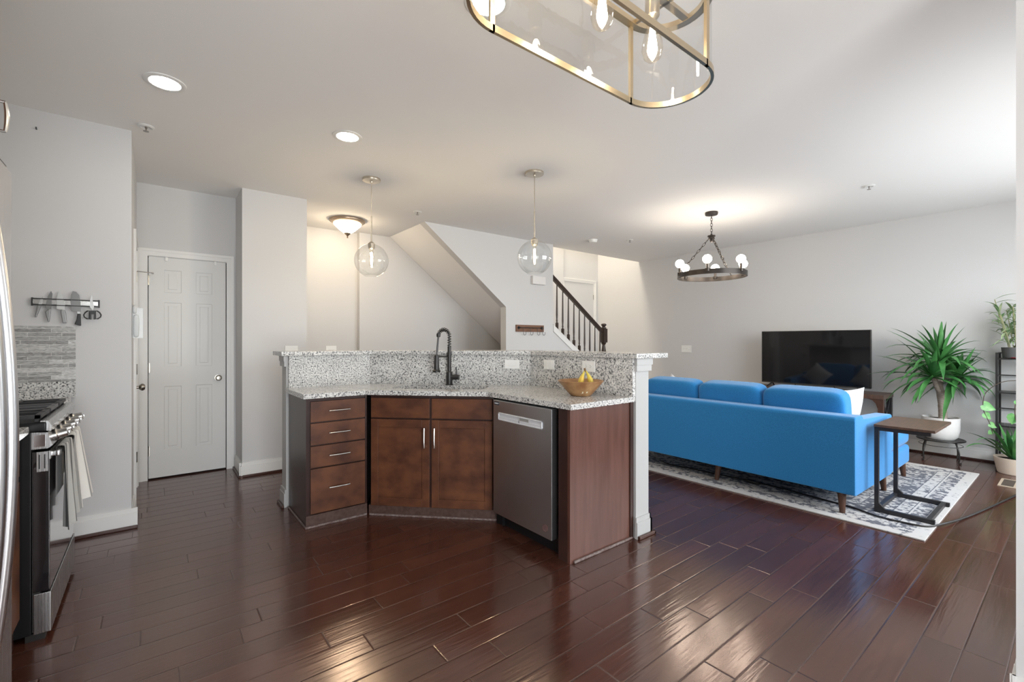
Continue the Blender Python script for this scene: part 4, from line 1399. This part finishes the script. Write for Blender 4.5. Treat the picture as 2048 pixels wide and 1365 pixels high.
for xp in (lx0, lx1):
    for yp in (ly0, ly1):
        obj('upright', MB().box(xp - 0.008, xp + 0.008, yp - 0.005, yp + 0.005, zb, zt), 'brass', r, 0)
obj('center_beam', MB().box(lx0 - lr + 0.01, lx1 + lr - 0.01, lc[1] - 0.012, lc[1] + 0.012, zt - 0.004, zt + 0.010).box(lx0 - 0.006, lx0 + 0.006, ly0, ly1, zt - 0.004, zt + 0.010).box(lx1 - 0.006, lx1 + 0.006, ly0, ly1, zt - 0.004, zt + 0.010), 'brass', r, 0)
for xp in (lc[0] - 0.2, lc[0] + 0.2):
    obj('hanging_rod', MB().tube([(xp, lc[1], zt), (xp, lc[1], H - 0.02)], 0.006, 10), 'brass', r)
obj('canopy', MB().box(lc[0] - 0.28, lc[0] + 0.28, lc[1] - 0.06, lc[1] + 0.06, H - 0.025, H, 0.006), 'brass', r)
for i in range(4):
    xb = 0.544 + 0.251 * i + 0.002
    xb = 1.297 - 0.251 * (3 - i)
    s = obj('socket', MB().lathe([(0, 2.343), (0.022, 2.343), (0.0235, 2.346), (0.0235, 2.412), (0.012, 2.422), (0, 2.422)], (xb, lc[1], 0), 20), 'pewter', r)
    b = obj('bulb', MB().lathe([(0.014, 2.345), (0.016, 2.322), (0.024, 2.290), (0.033, 2.252), (0.034, 2.232), (0.028, 2.208), (0.015, 2.196), (0, 2.193)], (xb, lc[1], 0), 20, cap=False), 'bulbglass', s, 80)
    fl = MB()
    for j in range(4):
        a = PI / 4 + PI / 2 * j
        fl.tube([(xb + 0.007 * math.cos(a), lc[1] + 0.007 * math.sin(a), 2.305), (xb + 0.014 * math.cos(a), lc[1] + 0.014 * math.sin(a), 2.222)], 0.0022, 6)
    obj('filament', fl, 'glow', b) if False else None
    f_ = obj('filament', fl if False else MB().lathe([(0, 2.315), (0.008, 2.306), (0.017, 2.232), (0.014, 2.220), (0, 2.217)], (xb, lc[1], 0), 10), 'glow', s)

# sprinklers and detector
def sprinkler(x, y, label):
    r = thing('sprinkler_head', label, 'sprinkler', (x, y, H), 0, 'ceiling sprinkler heads')
    obj('escutcheon', MB().lathe([(0, 0), (0.046, 0), (0.048, -0.004), (0.034, -0.010), (0.022, -0.004), (0, -0.004)], n=28), 'white', r)
    obj('deflector', MB().lathe([(0, -0.004), (0.007, -0.004), (0.007, -0.014), (0.003, -0.018), (0.003, -0.030), (0.016, -0.032), (0.016, -0.034), (0, -0.034)], n=12), 'ceilmetal', r)
sprinkler(-0.034, 3.889, 'sprinkler head on the ceiling by the knife wall')
sprinkler(2.30, 4.60, 'tiny sprinkler head between hall light and raked stair wall')
sprinkler(5.30, 4.02, 'tiny sprinkler head right of the smoke detector')
sprinkler(5.179, 1.252, 'sprinkler head on ceiling above the sofa')
r = thing('smoke_detector', 'round white smoke detector on the ceiling by the stairwell', 'smoke detector', (4.881, 4.335, H))
obj('base', MB().lathe([(0, 0), (0.066, 0), (0.066, -0.012), (0, -0.012)], n=28), 'plast', r)
obj('cover', MB().lathe([(0, -0.012), (0.060, -0.012), (0.052, -0.036), (0.030, -0.042), (0, -0.042)], n=28), 'plast', r)

# ------------------------------------------------------------------ stair railing, hook rail, chime
yr = 4.978
r = thing('stair_railing', 'dark wood stair railing with slim balusters and newel post', 'railing', (0, 0, 0))
def zrail(x): return 2.29 - 0.712 * (x - 4.66)
def zstr(x): return 1.51 - 0.712 * (x - 4.66)
obj('handrail', MB().prism([(4.662, zrail(4.66) - 0.066), (5.84, zrail(5.84) - 0.066), (5.84, zrail(5.84)), (4.662, zrail(4.66))], yr - 0.03, yr + 0.03, 'y', 0.01), 'railwood', r)
obj('shoe_rail', MB().prism([(4.664, zstr(4.664) + 0.002), (5.80, zstr(5.80) + 0.002), (5.80, zstr(5.80) + 0.030), (4.664, zstr(4.664) + 0.030)], yr - 0.03, yr + 0.03, 'y'), 'railwood', r, 0)
for i in range(10):
    xb = 4.675 + 0.122 * i
    z0, z1 = zstr(xb) + 0.012, zrail(xb) - 0.04
    bl = MB().box(xb - 0.016, xb + 0.016, yr - 0.016, yr + 0.016, z0, z0 + 0.12)
    bl.lathe([(0.015, z0 + 0.12), (0.010, z0 + 0.135), (0.015, z0 + 0.155), (0.011, z0 + 0.175), (0.0155, z0 + 0.24), (0.008, z1)], (xb, yr, 0), 10)
    obj('baluster', bl, 'railwood', r)
xn = 5.868
nw = MB().box(xn - 0.045, xn + 0.045, yr - 0.045, yr + 0.045, 1.245, 1.475, 0.004)
nw.lathe([(0.03, 1.475), (0.045, 1.482), (0.045, 1.492), (0.026, 1.50), (0.028, 1.515), (0.044, 1.528), (0.046, 1.545), (0.030, 1.558), (0, 1.562)], (xn, yr, 0), 20)
nw.lathe([(0.036, 1.245), (0.042, 1.232), (0.030, 1.215), (0.022, 1.20), (0.034, 1.12), (0.040, 1.09), (0.048, 1.085), (0.048, 1.07), (0.036, 1.06), (0.036, 0.70)], (xn, yr, 0), 20)
nw.box(xn - 0.045, xn + 0.045, yr - 0.045, yr + 0.045, 0.33, 0.70)
obj('newel_post', nw, 'railwood', r)

r = thing('hook_rail', 'wooden board with iron bar and four hooks on stair wall', 'hook rack', (4.205, 4.92, 1.448))
obj('board', MB().box(-0.258, 0.258, -0.018, 0, -0.048, 0.048, 0.002), 'hookwood', r, 0)
br = MB().tube([(-0.225, -0.045, 0.008), (0.225, -0.045, 0.008)], 0.005, 8)
for s in (-1, 1):
    br.tube([(s * 0.215, -0.018, 0.008), (s * 0.215, -0.045, 0.008)], 0.008, 8).lathe([(0, -0.003), (0.022, -0.003), (0.022, 0.001), (0, 0.001)], (s * 0.215, -0.019, 0.008), 16, 'y')
obj('bar', br, 'blackm', r)
for xh in (-0.155, -0.025, 0.105, 0.205):
    pts = [(xh, -0.05, 0.012)]
    for i in range(9):
        a = PI + PI * i / 8
        pts.append((xh + 0.022 + 0.022 * math.cos(a), -0.052, -0.072 + 0.022 * math.sin(a)))
    pts.append((xh + 0.044, -0.052, -0.050))
    obj('hook', MB().tube(pts, 0.0032, 6), 'blackm', r)
tag(obj('door_chime', MB().box(4.225, 4.47, 4.868, 4.92, 2.08, 2.20, 0.008), 'chime'), 'white chime box on stair wall behind right pendant', 'chime')

# ------------------------------------------------------------------ living room
rug = MB().box(3.825, 6.165, 0.64, 3.35, 0, 0.010, 0.003)
tag(obj('rug', rug, rug_mat(3.825, 6.165, 0.64, 3.35), None, 0), 'faded white and navy patterned rug under the sofa', 'rug')

# sofa: back plane x=3.94, right arm at y=1.03, faces +x, chaise on right end
r = thing('sofa', 'bright blue three cushion sofa with chaise seen from behind', 'sofa', (0, 0, 0))
y0, y1 = 1.03, 3.16
obj('back', MB().prism([(3.945, 0.155), (4.16, 0.155), (4.22, 0.40), (4.13, 0.712), (4.10, 0.722), (3.955, 0.722), (3.94, 0.70)], y0 + 0.002, y1 - 0.002, 'y', 0.012), 'sofa', r)
for (a, b) in ((y0, y0 + 0.115), (y1 - 0.115, y1)):
    obj('arm', MB().prism([(3.955, 0.152), (4.915, 0.142), (4.915, 0.64), (4.90, 0.652), (3.955, 0.700)], a, b, 'y', 0.012), 'sofa', r)
obj('base', MB().box(4.10, 4.92, y0 + 0.11, y1 - 0.11, 0.15, 0.31, 0.02).box(4.10, 5.60, y0 + 0.012, y0 + 0.72, 0.125, 0.30, 0.03, 3), 'sofa', r)
obj('seat_cushion', MB().cushion(4.90, y0 + 0.41, 0.375, 1.44, 0.60, 0.165, 0.22).box(4.93, 5.60, y0 + 0.012, y0 + 0.30, 0.305, 0.44, 0.05, 4), 'sofa', r)
for k in range(2):
    obj('seat_cushion', MB().cushion(4.56, y0 + 1.06 + 0.64 * k, 0.375, 0.80, 0.63, 0.165, 0.22), 'sofa', r)
tilt = Matrix.Rotation(math.radians(-9), 4, 'Y')
for k, (ya_, yb_) in enumerate(((1.15, 1.745), (1.755, 2.335), (2.345, 2.94))):
    c_ = obj('back_cushion', MB().cushion(4.235, (ya_ + yb_) / 2, 0.665, 0.21, yb_ - ya_ + 0.01, 0.45, 0.30, 12, tilt), 'sofa', r)
    pp = []
    for i in range(60):
        a = 2 * PI * i / 60
        e = 0.36
        yy_ = math.copysign(abs(math.cos(a)) ** e, math.cos(a)) * (yb_ - ya_) / 2 * 0.955
        zz_ = math.copysign(abs(math.sin(a)) ** e, math.sin(a)) * 0.45 / 2 * 0.94
        p_ = tilt @ Vector((-0.078, yy_, zz_))
        pp.append((4.235 + p_.x, (ya_ + yb_) / 2 + p_.y, 0.665 + p_.z))
    obj('piping', MB().tube(pp, 0.005, 6, closed=True), 'sofa', c_)
for (x_, y_, dx) in ((4.00, 1.13, -0.03), (4.82, 1.08, 0.02), (5.48, 1.08, 0.02), (4.00, 3.05, -0.03), (4.82, 3.05, 0.02), (5.48, 1.68, 0.02), (4.04, 2.08, -0.02)):
    obj('leg', MB().tube([(x_, y_, 0.165), (x_ + dx, y_ + (0.012 if y_ < 2 else -0.012) * -1, 0.0102)], [0.030, 0.018], 14), 'walnut', r)

def pillow(label, x, y, z, w_, h_, rz, ry, roll=0, m='pillow'):
    mt = Matrix.Rotation(rz, 4, 'Z') @ Matrix.Rotation(ry, 4, 'Y') @ Matrix.Rotation(math.radians(roll), 4, 'X')
    t = bmesh.new()
    n = 14
    g = {}
    for s in (1, -1):
        for i in range(n + 1):
            for j in range(n + 1):
                u, v = i / n * 2 - 1, j / n * 2 - 1
                edge = (1 - u * u) * (1 - v * v)
                pin = 1 - 0.06 * (1 - abs(u)) * abs(v) - 0.0
                th = 0.075 * edge ** 0.45
                if s == -1 and (abs(u) == 1 or abs(v) == 1):
                    g[s, i, j] = g[1, i, j]; continue
                bow = 0.10
                g[s, i, j] = t.verts.new((s * th, u * w_ / 2 * (1 - bow * (1 - v * v) * abs(u) ** 3), v * h_ / 2 * (1 - bow * (1 - u * u) * abs(v) ** 3)))
        for i in range(n):
            for j in range(n):
                q_ = (g[s, i, j], g[s, i + 1, j], g[s, i + 1, j + 1], g[s, i, j + 1])
                t.faces.new(q_ if s == 1 else q_[::-1])
    o = obj('throw_pillow', MB().take(t), m, None, 80)
    o.matrix_world = Matrix.Translation((x, y, z)) @ mt
    return tag(o, label, 'pillow', 'throw pillows on the sofa')
pillow('white pillow beside the right sofa arm', 4.60, 1.30, 0.669, 0.42, 0.42, math.radians(70), math.radians(-12))
pillow('white pillow tip showing over the left sofa cushion', 4.52, 2.80, 0.69, 0.34, 0.34, math.radians(8), math.radians(-16), 36)
pillow('white pillow barely showing over the middle sofa cushion', 4.52, 2.12, 0.675, 0.34, 0.34, math.radians(-6), math.radians(-16), 30)

# cord along the rug
cord = []
def at(px, py, z=0.0):
    D = 910.2 * (1.27 - z) / (py - 682.5)
    t_ = (px - 1024) / 910.2
    return (D * (0.6198 + t_ * 0.7848), D * (0.7848 - t_ * 0.6198), z)
cp_ = [(1300, 904), (1330, 926), (1384, 938), (1430, 948), (1500, 962), (1560, 976), (1640, 998), (1700, 1014), (1752, 1032), (1800, 1044), (1850, 1053), (1884, 1049), (1930, 1036), (1985, 1013), (2060, 978)]
pts = [Vector(at(a, b, 0.017 if 1300 < a < 1885 else (0.008))) for a, b in cp_]
def spline(P_, n=6):
    out = []
    for i in range(len(P_) - 1):
        a, b, c_, d_ = P_[max(i - 1, 0)], P_[i], P_[i + 1], P_[min(i + 2, len(P_) - 1)]
        for k_ in range(n):
            t_ = k_ / n
            out.append(0.5 * ((2 * b) + (c_ - a) * t_ + (2 * a - 5 * b + 4 * c_ - d_) * t_ ** 2 + (3 * b - a - 3 * c_ + d_) * t_ ** 3))
    out.append(P_[-1])
    return out
rc = thing('power_cord', 'long black power cord trailing behind the sofa across the rug', 'cord', (0, 0, 0))
obj('cable', MB().tube(spline(pts), 0.0065, 6), 'cord', rc)
pa, pb = Vector(at(1495, 962, 0.022)), Vector(at(1518, 968, 0.022))
obj('plug_block', MB().tube([pa, pb], 0.014, 8), 'cord', rc)

# C-shaped side table
r = thing('side_table', 'brown board C-shaped side table on dark metal frame by sofa arm', 'side table', (0, 0, 0.0105))
tx0, tx1, ty0, ty1, tz = 4.19, 4.76, 0.65, 0.985, 0.645
tx1 = 4.75
obj('table_top', MB().box(tx0 - 0.01, tx1 + 0.01, ty0 - 0.005, ty1 - 0.002, tz - 0.018, tz, 0.002), 'tabletop', r, 0)
fm = MB()
for x_ in (tx0, tx1 - 0.026):
    fm.box(x_, x_ + 0.026, ty0 + 0.02, ty1 - 0.003, tz - 0.044, tz - 0.018)
fm.box(tx0 + 0.026, tx1 - 0.026, ty1 - 0.029, ty1 - 0.003, tz - 0.044, tz - 0.018)
obj('top_rail', fm, 'tableedge', r, 0)
for x_ in (tx0, tx1 - 0.026):
    obj('post', MB().box(x_, x_ + 0.026, ty1 - 0.029, ty1 - 0.003, 0.0, tz - 0.044), 'tableedge', r, 0)
fm = MB()
for x_ in (tx0, tx1 - 0.026):
    fm.box(x_, x_ + 0.026, ty0, ty1 - 0.029, 0.004, 0.030)
    fm.prism([(ty1 - 0.030, 0.028), (ty1 - 0.030, 0.065), (ty1 - 0.067, 0.028)], x_ + 0.002, x_ + 0.024, 'x')
fm.box(tx0 + 0.026, tx1 - 0.026, ty1 - 0.029, ty1 - 0.003, 0.004, 0.030).box(tx0 + 0.026, tx1 - 0.026, ty0 + 0.02, ty0 + 0.046, 0.004, 0.030)
obj('base_rail', fm, 'tableedge', r, 0)
for x_ in (tx0 + 0.013, tx1 - 0.013):
    for y_ in (ty0 + 0.015, ty1 - 0.016):
        obj('foot', MB().lathe([(0, 0), (0.012, 0), (0.012, 0.005), (0, 0.005)], (x_, y_, 0), 12), 'blackm', r)

# tv console and television
r = thing('tv_console', 'rustic wood media console on black metal legs under television', 'console', (0, 0, 0))
kx0, kx1, ky0, ky1, kz = 6.42, 6.84, 1.42, 3.10, 0.66
obj('top', MB().box(kx0, kx1, ky0, ky1, kz - 0.05, kz, 0.003), 'tabletop', r, 0)
obj('shelf', MB().box(kx0 + 0.02, kx1 - 0.02, ky0 + 0.05, ky1 - 0.05, 0.20, 0.235), 'tabletop', r, 0)
for yk in (ky0 + 0.005, ky1 - 0.055):
    for xk in (kx0 + 0.01, kx1 - 0.06):
        lg = MB().box(xk, xk + 0.05, yk, yk + 0.05, 0, kz - 0.05)
        obj('leg', lg, 'walnut' if xk < 6.5 else 'tableedge', r, 0)
    obj('end_brace', MB().prism([(kx0 + 0.05, 0.24), (kx0 + 0.075, 0.24), (kx1 - 0.05, kz - 0.05), (kx1 - 0.075, kz - 0.05)], yk + 0.01, yk + 0.03, 'y').prism([(kx1 - 0.075, 0.24), (kx1 - 0.05, 0.24), (kx0 + 0.075, kz - 0.05), (kx0 + 0.05, kz - 0.05)], yk + 0.012, yk + 0.028, 'y'), 'tableedge', r, 0)
gs = MB()
for (ye, s) in ((ky0 + 0.055, 1), (ky1 - 0.055, -1)):
    pts_ = [(ye, kz - 0.05), (ye + s * 0.10, kz - 0.05), (ye + s * 0.05, kz - 0.065), (ye + s * 0.018, kz - 0.10), (ye, kz - 0.16)]
    gs.prism(pts_ if s > 0 else pts_[::-1], kx0 + 0.012, kx0 + 0.03, 'x')
obj('corner_gusset', gs, 'walnut', r, 0)
r = thing('television', 'large flat black television on the wooden console', 'television', (6.63, 2.187, kz + 0.001))
obj('screen', MB().box(-0.027, -0.022, -0.598, 0.598, 0.062, 0.732), 'screen', r, 0)
bz = MB().box(-0.022, 0.022, -0.607, 0.607, 0.047, 0.741, 0.004)
for (a, b, c_, d_) in ((-0.607, 0.607, 0.735, 0.741), (-0.607, 0.607, 0.047, 0.061), (-0.607, -0.600, 0.047, 0.741), (0.600, 0.607, 0.047, 0.741)):
    bz.box(-0.029, -0.02, a, b, c_, d_)
obj('bezel', bz, 'blackm', r, 0)
for s in (-1, 1):
    obj('foot', MB().tube([(0, s * 0.48, 0.05), (-0.11, s * 0.50, 0.006)], [0.012, 0.008], 8).tube([(0, s * 0.48, 0.05), (0.10, s * 0.50, 0.006)], [0.012, 0.008], 8), 'blackm', r)
obj('cord', MB().tube([(0.0, 0.20, 0.05), (0.0, 0.20, 0.02), (0.03, 0.20, 0.004)], 0.004, 6).tube([(0.0, -0.22, 0.06), (-0.02, -0.25, 0.03), (-0.01, -0.27, 0.005)], 0.004, 6), 'cord', r)

# plant stand
sx, sy = 6.62, 0.98
r = thing('plant_stand', 'low black iron plant stand with four curved legs', 'plant stand', (sx, sy, 0))
zt_ = 0.222
tp = MB().tube([(0.19 * math.cos(2 * PI * i / 40), 0.19 * math.sin(2 * PI * i / 40), zt_) for i in range(40)], 0.008, 8, closed=True)
tp.lathe([(0, zt_ - 0.004), (0.188, zt_ - 0.004), (0.188, zt_ + 0.004), (0, zt_ + 0.004)], n=36)
obj('top', tp, 'blackm', r)
obj('ring', MB().tube([(0.175 * math.cos(2 * PI * i / 40), 0.175 * math.sin(2 * PI * i / 40), 0.165) for i in range(40)], 0.003, 6, closed=True), 'blackm', r)
for a in (math.radians(-35), math.radians(55), math.radians(145), math.radians(235)):
    pr = [(0.165, zt_), (0.172, 0.17), (0.190, 0.12), (0.196, 0.06), (0.188, 0.02), (0.194, 0.006), (0.212, 0.010)]
    obj('leg', MB().tube(spline([Vector((q * math.cos(a), q * math.sin(a), max(z_, 0.007))) for q, z_ in pr], 3), 0.0065, 8), 'blackm', r)

# yucca
r = thing('yucca_plant', 'tall yucca with spiky green leaves in white pot on stand', 'plant', (sx, sy, zt_ + 0.0045))
obj('pot', MB().lathe([(0, 0), (0.110, 0), (0.138, 0.03), (0.152, 0.10), (0.155, 0.232), (0.146, 0.232), (0.142, 0.205), (0, 0.205)], n=40), 'ceram', r)
obj('soil', MB().lathe([(0, 0.205), (0.142, 0.205), (0.12, 0.212), (0, 0.214)], n=28), 'soil', r)
rt = Vector((0.7848, -0.6198, 0)); tc_ = Vector((-0.6198, -0.7848, 0))
def lp(a, z, d=0.0): return rt * a + tc_ * d + Vector((0, 0, z))
obj('trunk', MB().tube(spline([lp(0.025, 0.19), lp(0.02, 0.33), lp(0.0, 0.46), lp(-0.01, 0.60), lp(0.0, 0.76), lp(0.0, 0.84)]), [0.036] * 8 + [0.032] * 8 + [0.028] * 9 + [0.024] * 6, 12)
    .tube(spline([lp(0.0, 0.47), lp(-0.07, 0.56, 0.03), lp(-0.12, 0.66, 0.05)]), 0.022, 10).tube(spline([lp(0.01, 0.46), lp(0.09, 0.54, 0.02), lp(0.17, 0.64, 0.02)]), 0.022, 10), 'bark', r)
rnd = random.Random(5)
def yucca_head(c_, nl, lmin, lmax, up_bias):
    mb = MB()
    for i in range(nl):
        az = i * 2.39996 + rnd.uniform(-0.3, 0.3)
        el = up_bias + (i / nl) * 1.75 + rnd.uniform(-0.15, 0.15)       # 0 = straight up
        ln = rnd.uniform(lmin, lmax) * (0.75 + 0.35 * math.sin(min(el, PI / 2)))
        wd = rnd.uniform(0.042, 0.062)
        p = Vector(c_); d = Vector((math.sin(el) * math.cos(az), math.sin(el) * math.sin(az), math.cos(el)))
        ln *= 1 - 0.40 * max(0.0, -d.y) * (1.0 if c_[1] < 0.05 else 0.6)
        pts_, ws = [], []
        nseg = 9
        droop = rnd.uniform(0.03, 0.20) * (0.4 + math.sin(min(el, PI / 2)))
        for s in range(nseg + 1):
            t_ = s / nseg
            pts_.append(p.copy())
            ws.append(wd * (0.45 + 1.4 * t_ if t_ < 0.4 else 1.0 * (1 - ((t_ - 0.4) / 0.6) ** 1.8) + 0.01))
            d = (d + Vector((0, 0, -droop * t_ * 1.6))).normalized()
            q_ = p + d * (ln / nseg)
            lim = 0.255                                        # stay in front of the wall (local x)
            if q_.x > lim:
                q_.x = lim - 0.002 * s
            p = q_
        mb.ribbon(pts_, ws, fold=0.35)
    return mb
obj('leaf_crown', yucca_head(lp(0.0, 0.82), 46, 0.40, 0.60, 0.08), 'leaf', r, 60)
obj('leaf_crown', yucca_head(lp(-0.13, 0.66, 0.05), 46, 0.38, 0.56, 0.35), 'leaf', r, 60)
obj('leaf_crown', yucca_head(lp(0.17, 0.64, 0.02), 44, 0.36, 0.54, 0.35), 'leaf', r, 60)

# black plant rack
r = thing('plant_rack', 'slim black metal shelf rack at right edge by the wall', 'shelf', (0, 0, 0))
rx0, rx1, ry0, ry1 = 6.60, 6.85, -0.22, 0.565
for x_ in (rx0, rx1):
    for y_ in (ry0, ry1):
        obj('post', MB().box(x_ - 0.009, x_ + 0.009, y_ - 0.009, y_ + 0.009, 0, 1.155), 'blackm', r, 0)
for z_ in (0.10, 0.42, 0.75, 1.085):
    obj('shelf', MB().box(rx0 - 0.008, rx1 + 0.008, ry0 - 0.008, ry1 + 0.008, z_, z_ + 0.012), 'blackm', r, 0)
rr_ = MB()
for z_ in (1.148, 0.92, 0.58, 0.26):
    for x_ in ((rx0, rx1) if z_ > 1.1 else (rx1,)):
        rr_.box(x_ - 0.005, x_ + 0.005, ry0, ry1, z_ - 0.005, z_ + 0.005) if x_ == rx1 else None
    rr_.box(rx0, rx1, ry1 - 0.005, ry1 + 0.005, z_ - 0.005, z_ + 0.005)
obj('rail', rr_, 'blackm', r, 0)
tag(obj('saucer', MB().lathe([(0, 0), (0.10, 0), (0.115, 0.010), (0.108, 0.012), (0.096, 0.004), (0, 0.004)], (6.70, 0.40, 1.097), 28), 'red'), 'red saucer under the grey pot on rack top', 'saucer')
r = thing('bamboo_plant', 'pale leafy bamboo-like plant in charcoal pot on top of rack', 'plant', (6.70, 0.445, 1.101))
obj('pot', MB().lathe([(0, 0), (0.086, 0), (0.090, 0.004), (0.100, 0.105), (0.094, 0.105), (0.088, 0.09), (0, 0.09)], n=28), 'greypot', r)
obj('soil', MB().lathe([(0, 0.09), (0.088, 0.09), (0, 0.096)], n=20), 'soil', r)
cn, lv = MB(), MB()
rnd = random.Random(11)
for i in range(9):
    a = i * 2.4
    b0 = Vector((0.045 * math.cos(a), 0.045 * math.sin(a), 0.09))
    lean = Vector((0.07 * math.cos(a), 0.07 * math.sin(a) + 0.03, rnd.uniform(0.34, 0.50)))
    st_ = [b0, b0 + lean * 0.5 + Vector((0, 0, 0.02)), b0 + lean]
    cn.tube(spline(st_, 4), 0.004, 6)
    for j in range(13):
        t_ = 0.12 + 0.88 * j / 12
        p = b0 + lean * t_
        az = rnd.uniform(0, 2 * PI); el = rnd.uniform(0.3, 1.7)
        d = Vector((math.sin(el) * math.cos(az), math.sin(el) * math.sin(az), math.cos(el)))
        ln = rnd.uniform(0.10, 0.19)
        pts_, ws = [], []
        for s in range(6):
            pts_.append(p.copy()); ws.append(0.022 * math.sin(PI * min(0.97, 0.10 + s / 5 * 0.9)) + 0.001)
            d = (d + Vector((0, 0, -0.16))).normalized(); p = p + d * ln / 5
            p.x = min(p.x, 0.17)
        lv.ribbon(pts_, ws, fold=0.3)
obj('cane', cn, 'canes', r)
obj('foliage', lv, 'leaf2', r, 60)
r = thing('pothos_plant', 'trailing pothos vine with light green leaves on middle rack shelf', 'plant', (6.70, 0.30, 0.7625))
obj('pot', MB().lathe([(0, 0), (0.06, 0), (0.075, 0.11), (0.070, 0.11), (0.062, 0.095), (0, 0.095)], n=24), 'ceram', r)
vn, lv = MB(), MB()
v1 = spline([Vector(p) for p in ((0, 0, 0.09), (-0.06, 0.10, 0.12), (-0.12, 0.23, 0.10), (-0.14, 0.33, 0.0), (-0.15, 0.355, -0.10), (-0.14, 0.35, -0.20), (-0.13, 0.31, -0.32), (-0.12, 0.29, -0.42))])
v2 = spline([Vector(p) for p in ((0, 0, 0.09), (-0.10, 0.06, 0.10), (-0.15, 0.12, -0.02), (-0.15, 0.14, -0.16), (-0.15, 0.13, -0.28))])
vn.tube(v1, 0.004, 6).tube(v2, 0.004, 6)
def heart(c_, d, nrm, s):
    t = bmesh.new()
    d, nrm = Vector(d).normalized(), Vector(nrm).normalized()
    sd_ = d.cross(nrm).normalized()
    out = [(0, 0), (-0.12, 0.25), (0.05, 0.48), (0.35, 0.50), (0.7, 0.28), (1.0, 0.0)]
    cvs = [t.verts.new(Vector(c_) + d * (u * s) + nrm * (0.06 * s * math.sin(u * 2))) for u in (0, 0.05, 0.2, 0.4, 0.7, 1.0)]
    for sg in (1, -1):
        ev = [t.verts.new(Vector(c_) + d * (u * s) + sd_ * (sg * w__ * s) - nrm * (0.10 * s * w__)) for u, w__ in out[1:-1]]
        ch = [cvs[0], cvs[1], cvs[2], cvs[3], cvs[4], cvs[5]]
        ed = [None] + ev + [None]
        t.faces.new((ch[0], ch[1], ed[1])); t.faces.new((ch[1], ch[2], ed[2], ed[1])); t.faces.new((ch[2], ch[3], ed[3], ed[2])); t.faces.new((ch[3], ch[4], ed[4], ed[3])); t.faces.new((ch[4], ch[5], ed[4]))
    bmesh.ops.recalc_face_normals(t, faces=t.faces[:])
    return t
for (p, d, s) in ((v1[26], (0.3, -0.7, -0.4), 0.105), (v1[31], (0.2, -0.4, -0.6), 0.075), (v1[36], (0.3, -0.6, -0.5), 0.065), (v1[40], (-0.2, 0.5, -0.6), 0.045), (v2[20], (0.1, 0.2, -0.8), 0.105), (v2[14], (0.3, -0.3, -0.7), 0.06), (v2[8], (0.2, -0.5, -0.5), 0.05), (v1[2], (0.1, 0.4, 0.3), 0.06)):
    lv.take(heart(p, d, (-0.75, -0.5, 0.4), s))
obj('vine', vn, 'stem', r)
obj('foliage', lv, 'leaf3', r, 60)
r = thing('strap_leaf_plant', 'long strap-leaved plant in cream pot on the floor', 'plant', (6.46, 0.44, 0))
obj('pot', MB().lathe([(0, 0), (0.105, 0), (0.113, 0.010), (0.140, 0.155), (0.132, 0.155), (0.124, 0.135), (0, 0.135)], n=36), 'cream', r)
obj('soil', MB().lathe([(0, 0.135), (0.124, 0.135), (0, 0.142)], n=24), 'soil', r)
lv = MB()
rnd = random.Random(3)
for (a_, el, ln, wd, dr) in ((2.50, 0.95, 0.50, 0.045, 0.24), (2.75, 0.85, 0.58, 0.035, 0.22), (2.1, 0.75, 0.42, 0.05, 0.16), (2.3, 0.45, 0.36, 0.055, 0.10), (3.4, 0.5, 0.34, 0.05, 0.10), (1.2, 0.25, 0.34, 0.05, 0.04), (0.2, 0.4, 0.34, 0.05, 0.1), (-0.9, 0.5, 0.36, 0.05, 0.12), (-1.7, 0.6, 0.38, 0.05, 0.14), (4.2, 0.7, 0.38, 0.05, 0.15), (-0.3, 0.15, 0.33, 0.05, 0.03), (2.6, 0.2, 0.30, 0.05, 0.03)):
    p = Vector((0.02 * math.cos(a_), 0.02 * math.sin(a_), 0.137)); d = Vector((math.sin(el) * math.cos(a_), math.sin(el) * math.sin(a_), math.cos(el)))
    pts_, ws = [], []
    for s in range(11):
        t_ = s / 10
        pts_.append(p.copy()); ws.append(wd * (0.6 + 0.8 * t_ if t_ < 0.5 else (1 - ((t_ - 0.5) / 0.5) ** 2)) + 0.002)
        d = (d + Vector((0, 0, -dr * t_))).normalized(); p = p + d * ln / 10
        p.x = min(p.x, 0.10)
    lv.ribbon(pts_, ws, fold=0.3)
obj('foliage', lv, 'leaf4', r, 60)

# floor register
r = thing('floor_register', 'tan metal floor register near the cream pot', 'vent', (5.98, 0.44, 0))
fm = MB().box(-0.16, 0.16, -0.055, -0.038, 0, 0.006).box(-0.16, 0.16, 0.038, 0.055, 0, 0.006).box(-0.16, -0.14, -0.038, 0.038, 0, 0.006).box(0.14, 0.16, -0.038, 0.038, 0, 0.006)
obj('frame', fm, 'vent', r, 0)
gv = MB().box(-0.14, 0.14, -0.038, 0.038, 0, 0.002)
for i in range(24):
    gv.box(-0.136 + i * 0.0117, -0.131 + i * 0.0117, -0.037, 0.037, 0.002, 0.005)
obj('louvres', gv, 'ventd', r, 0)
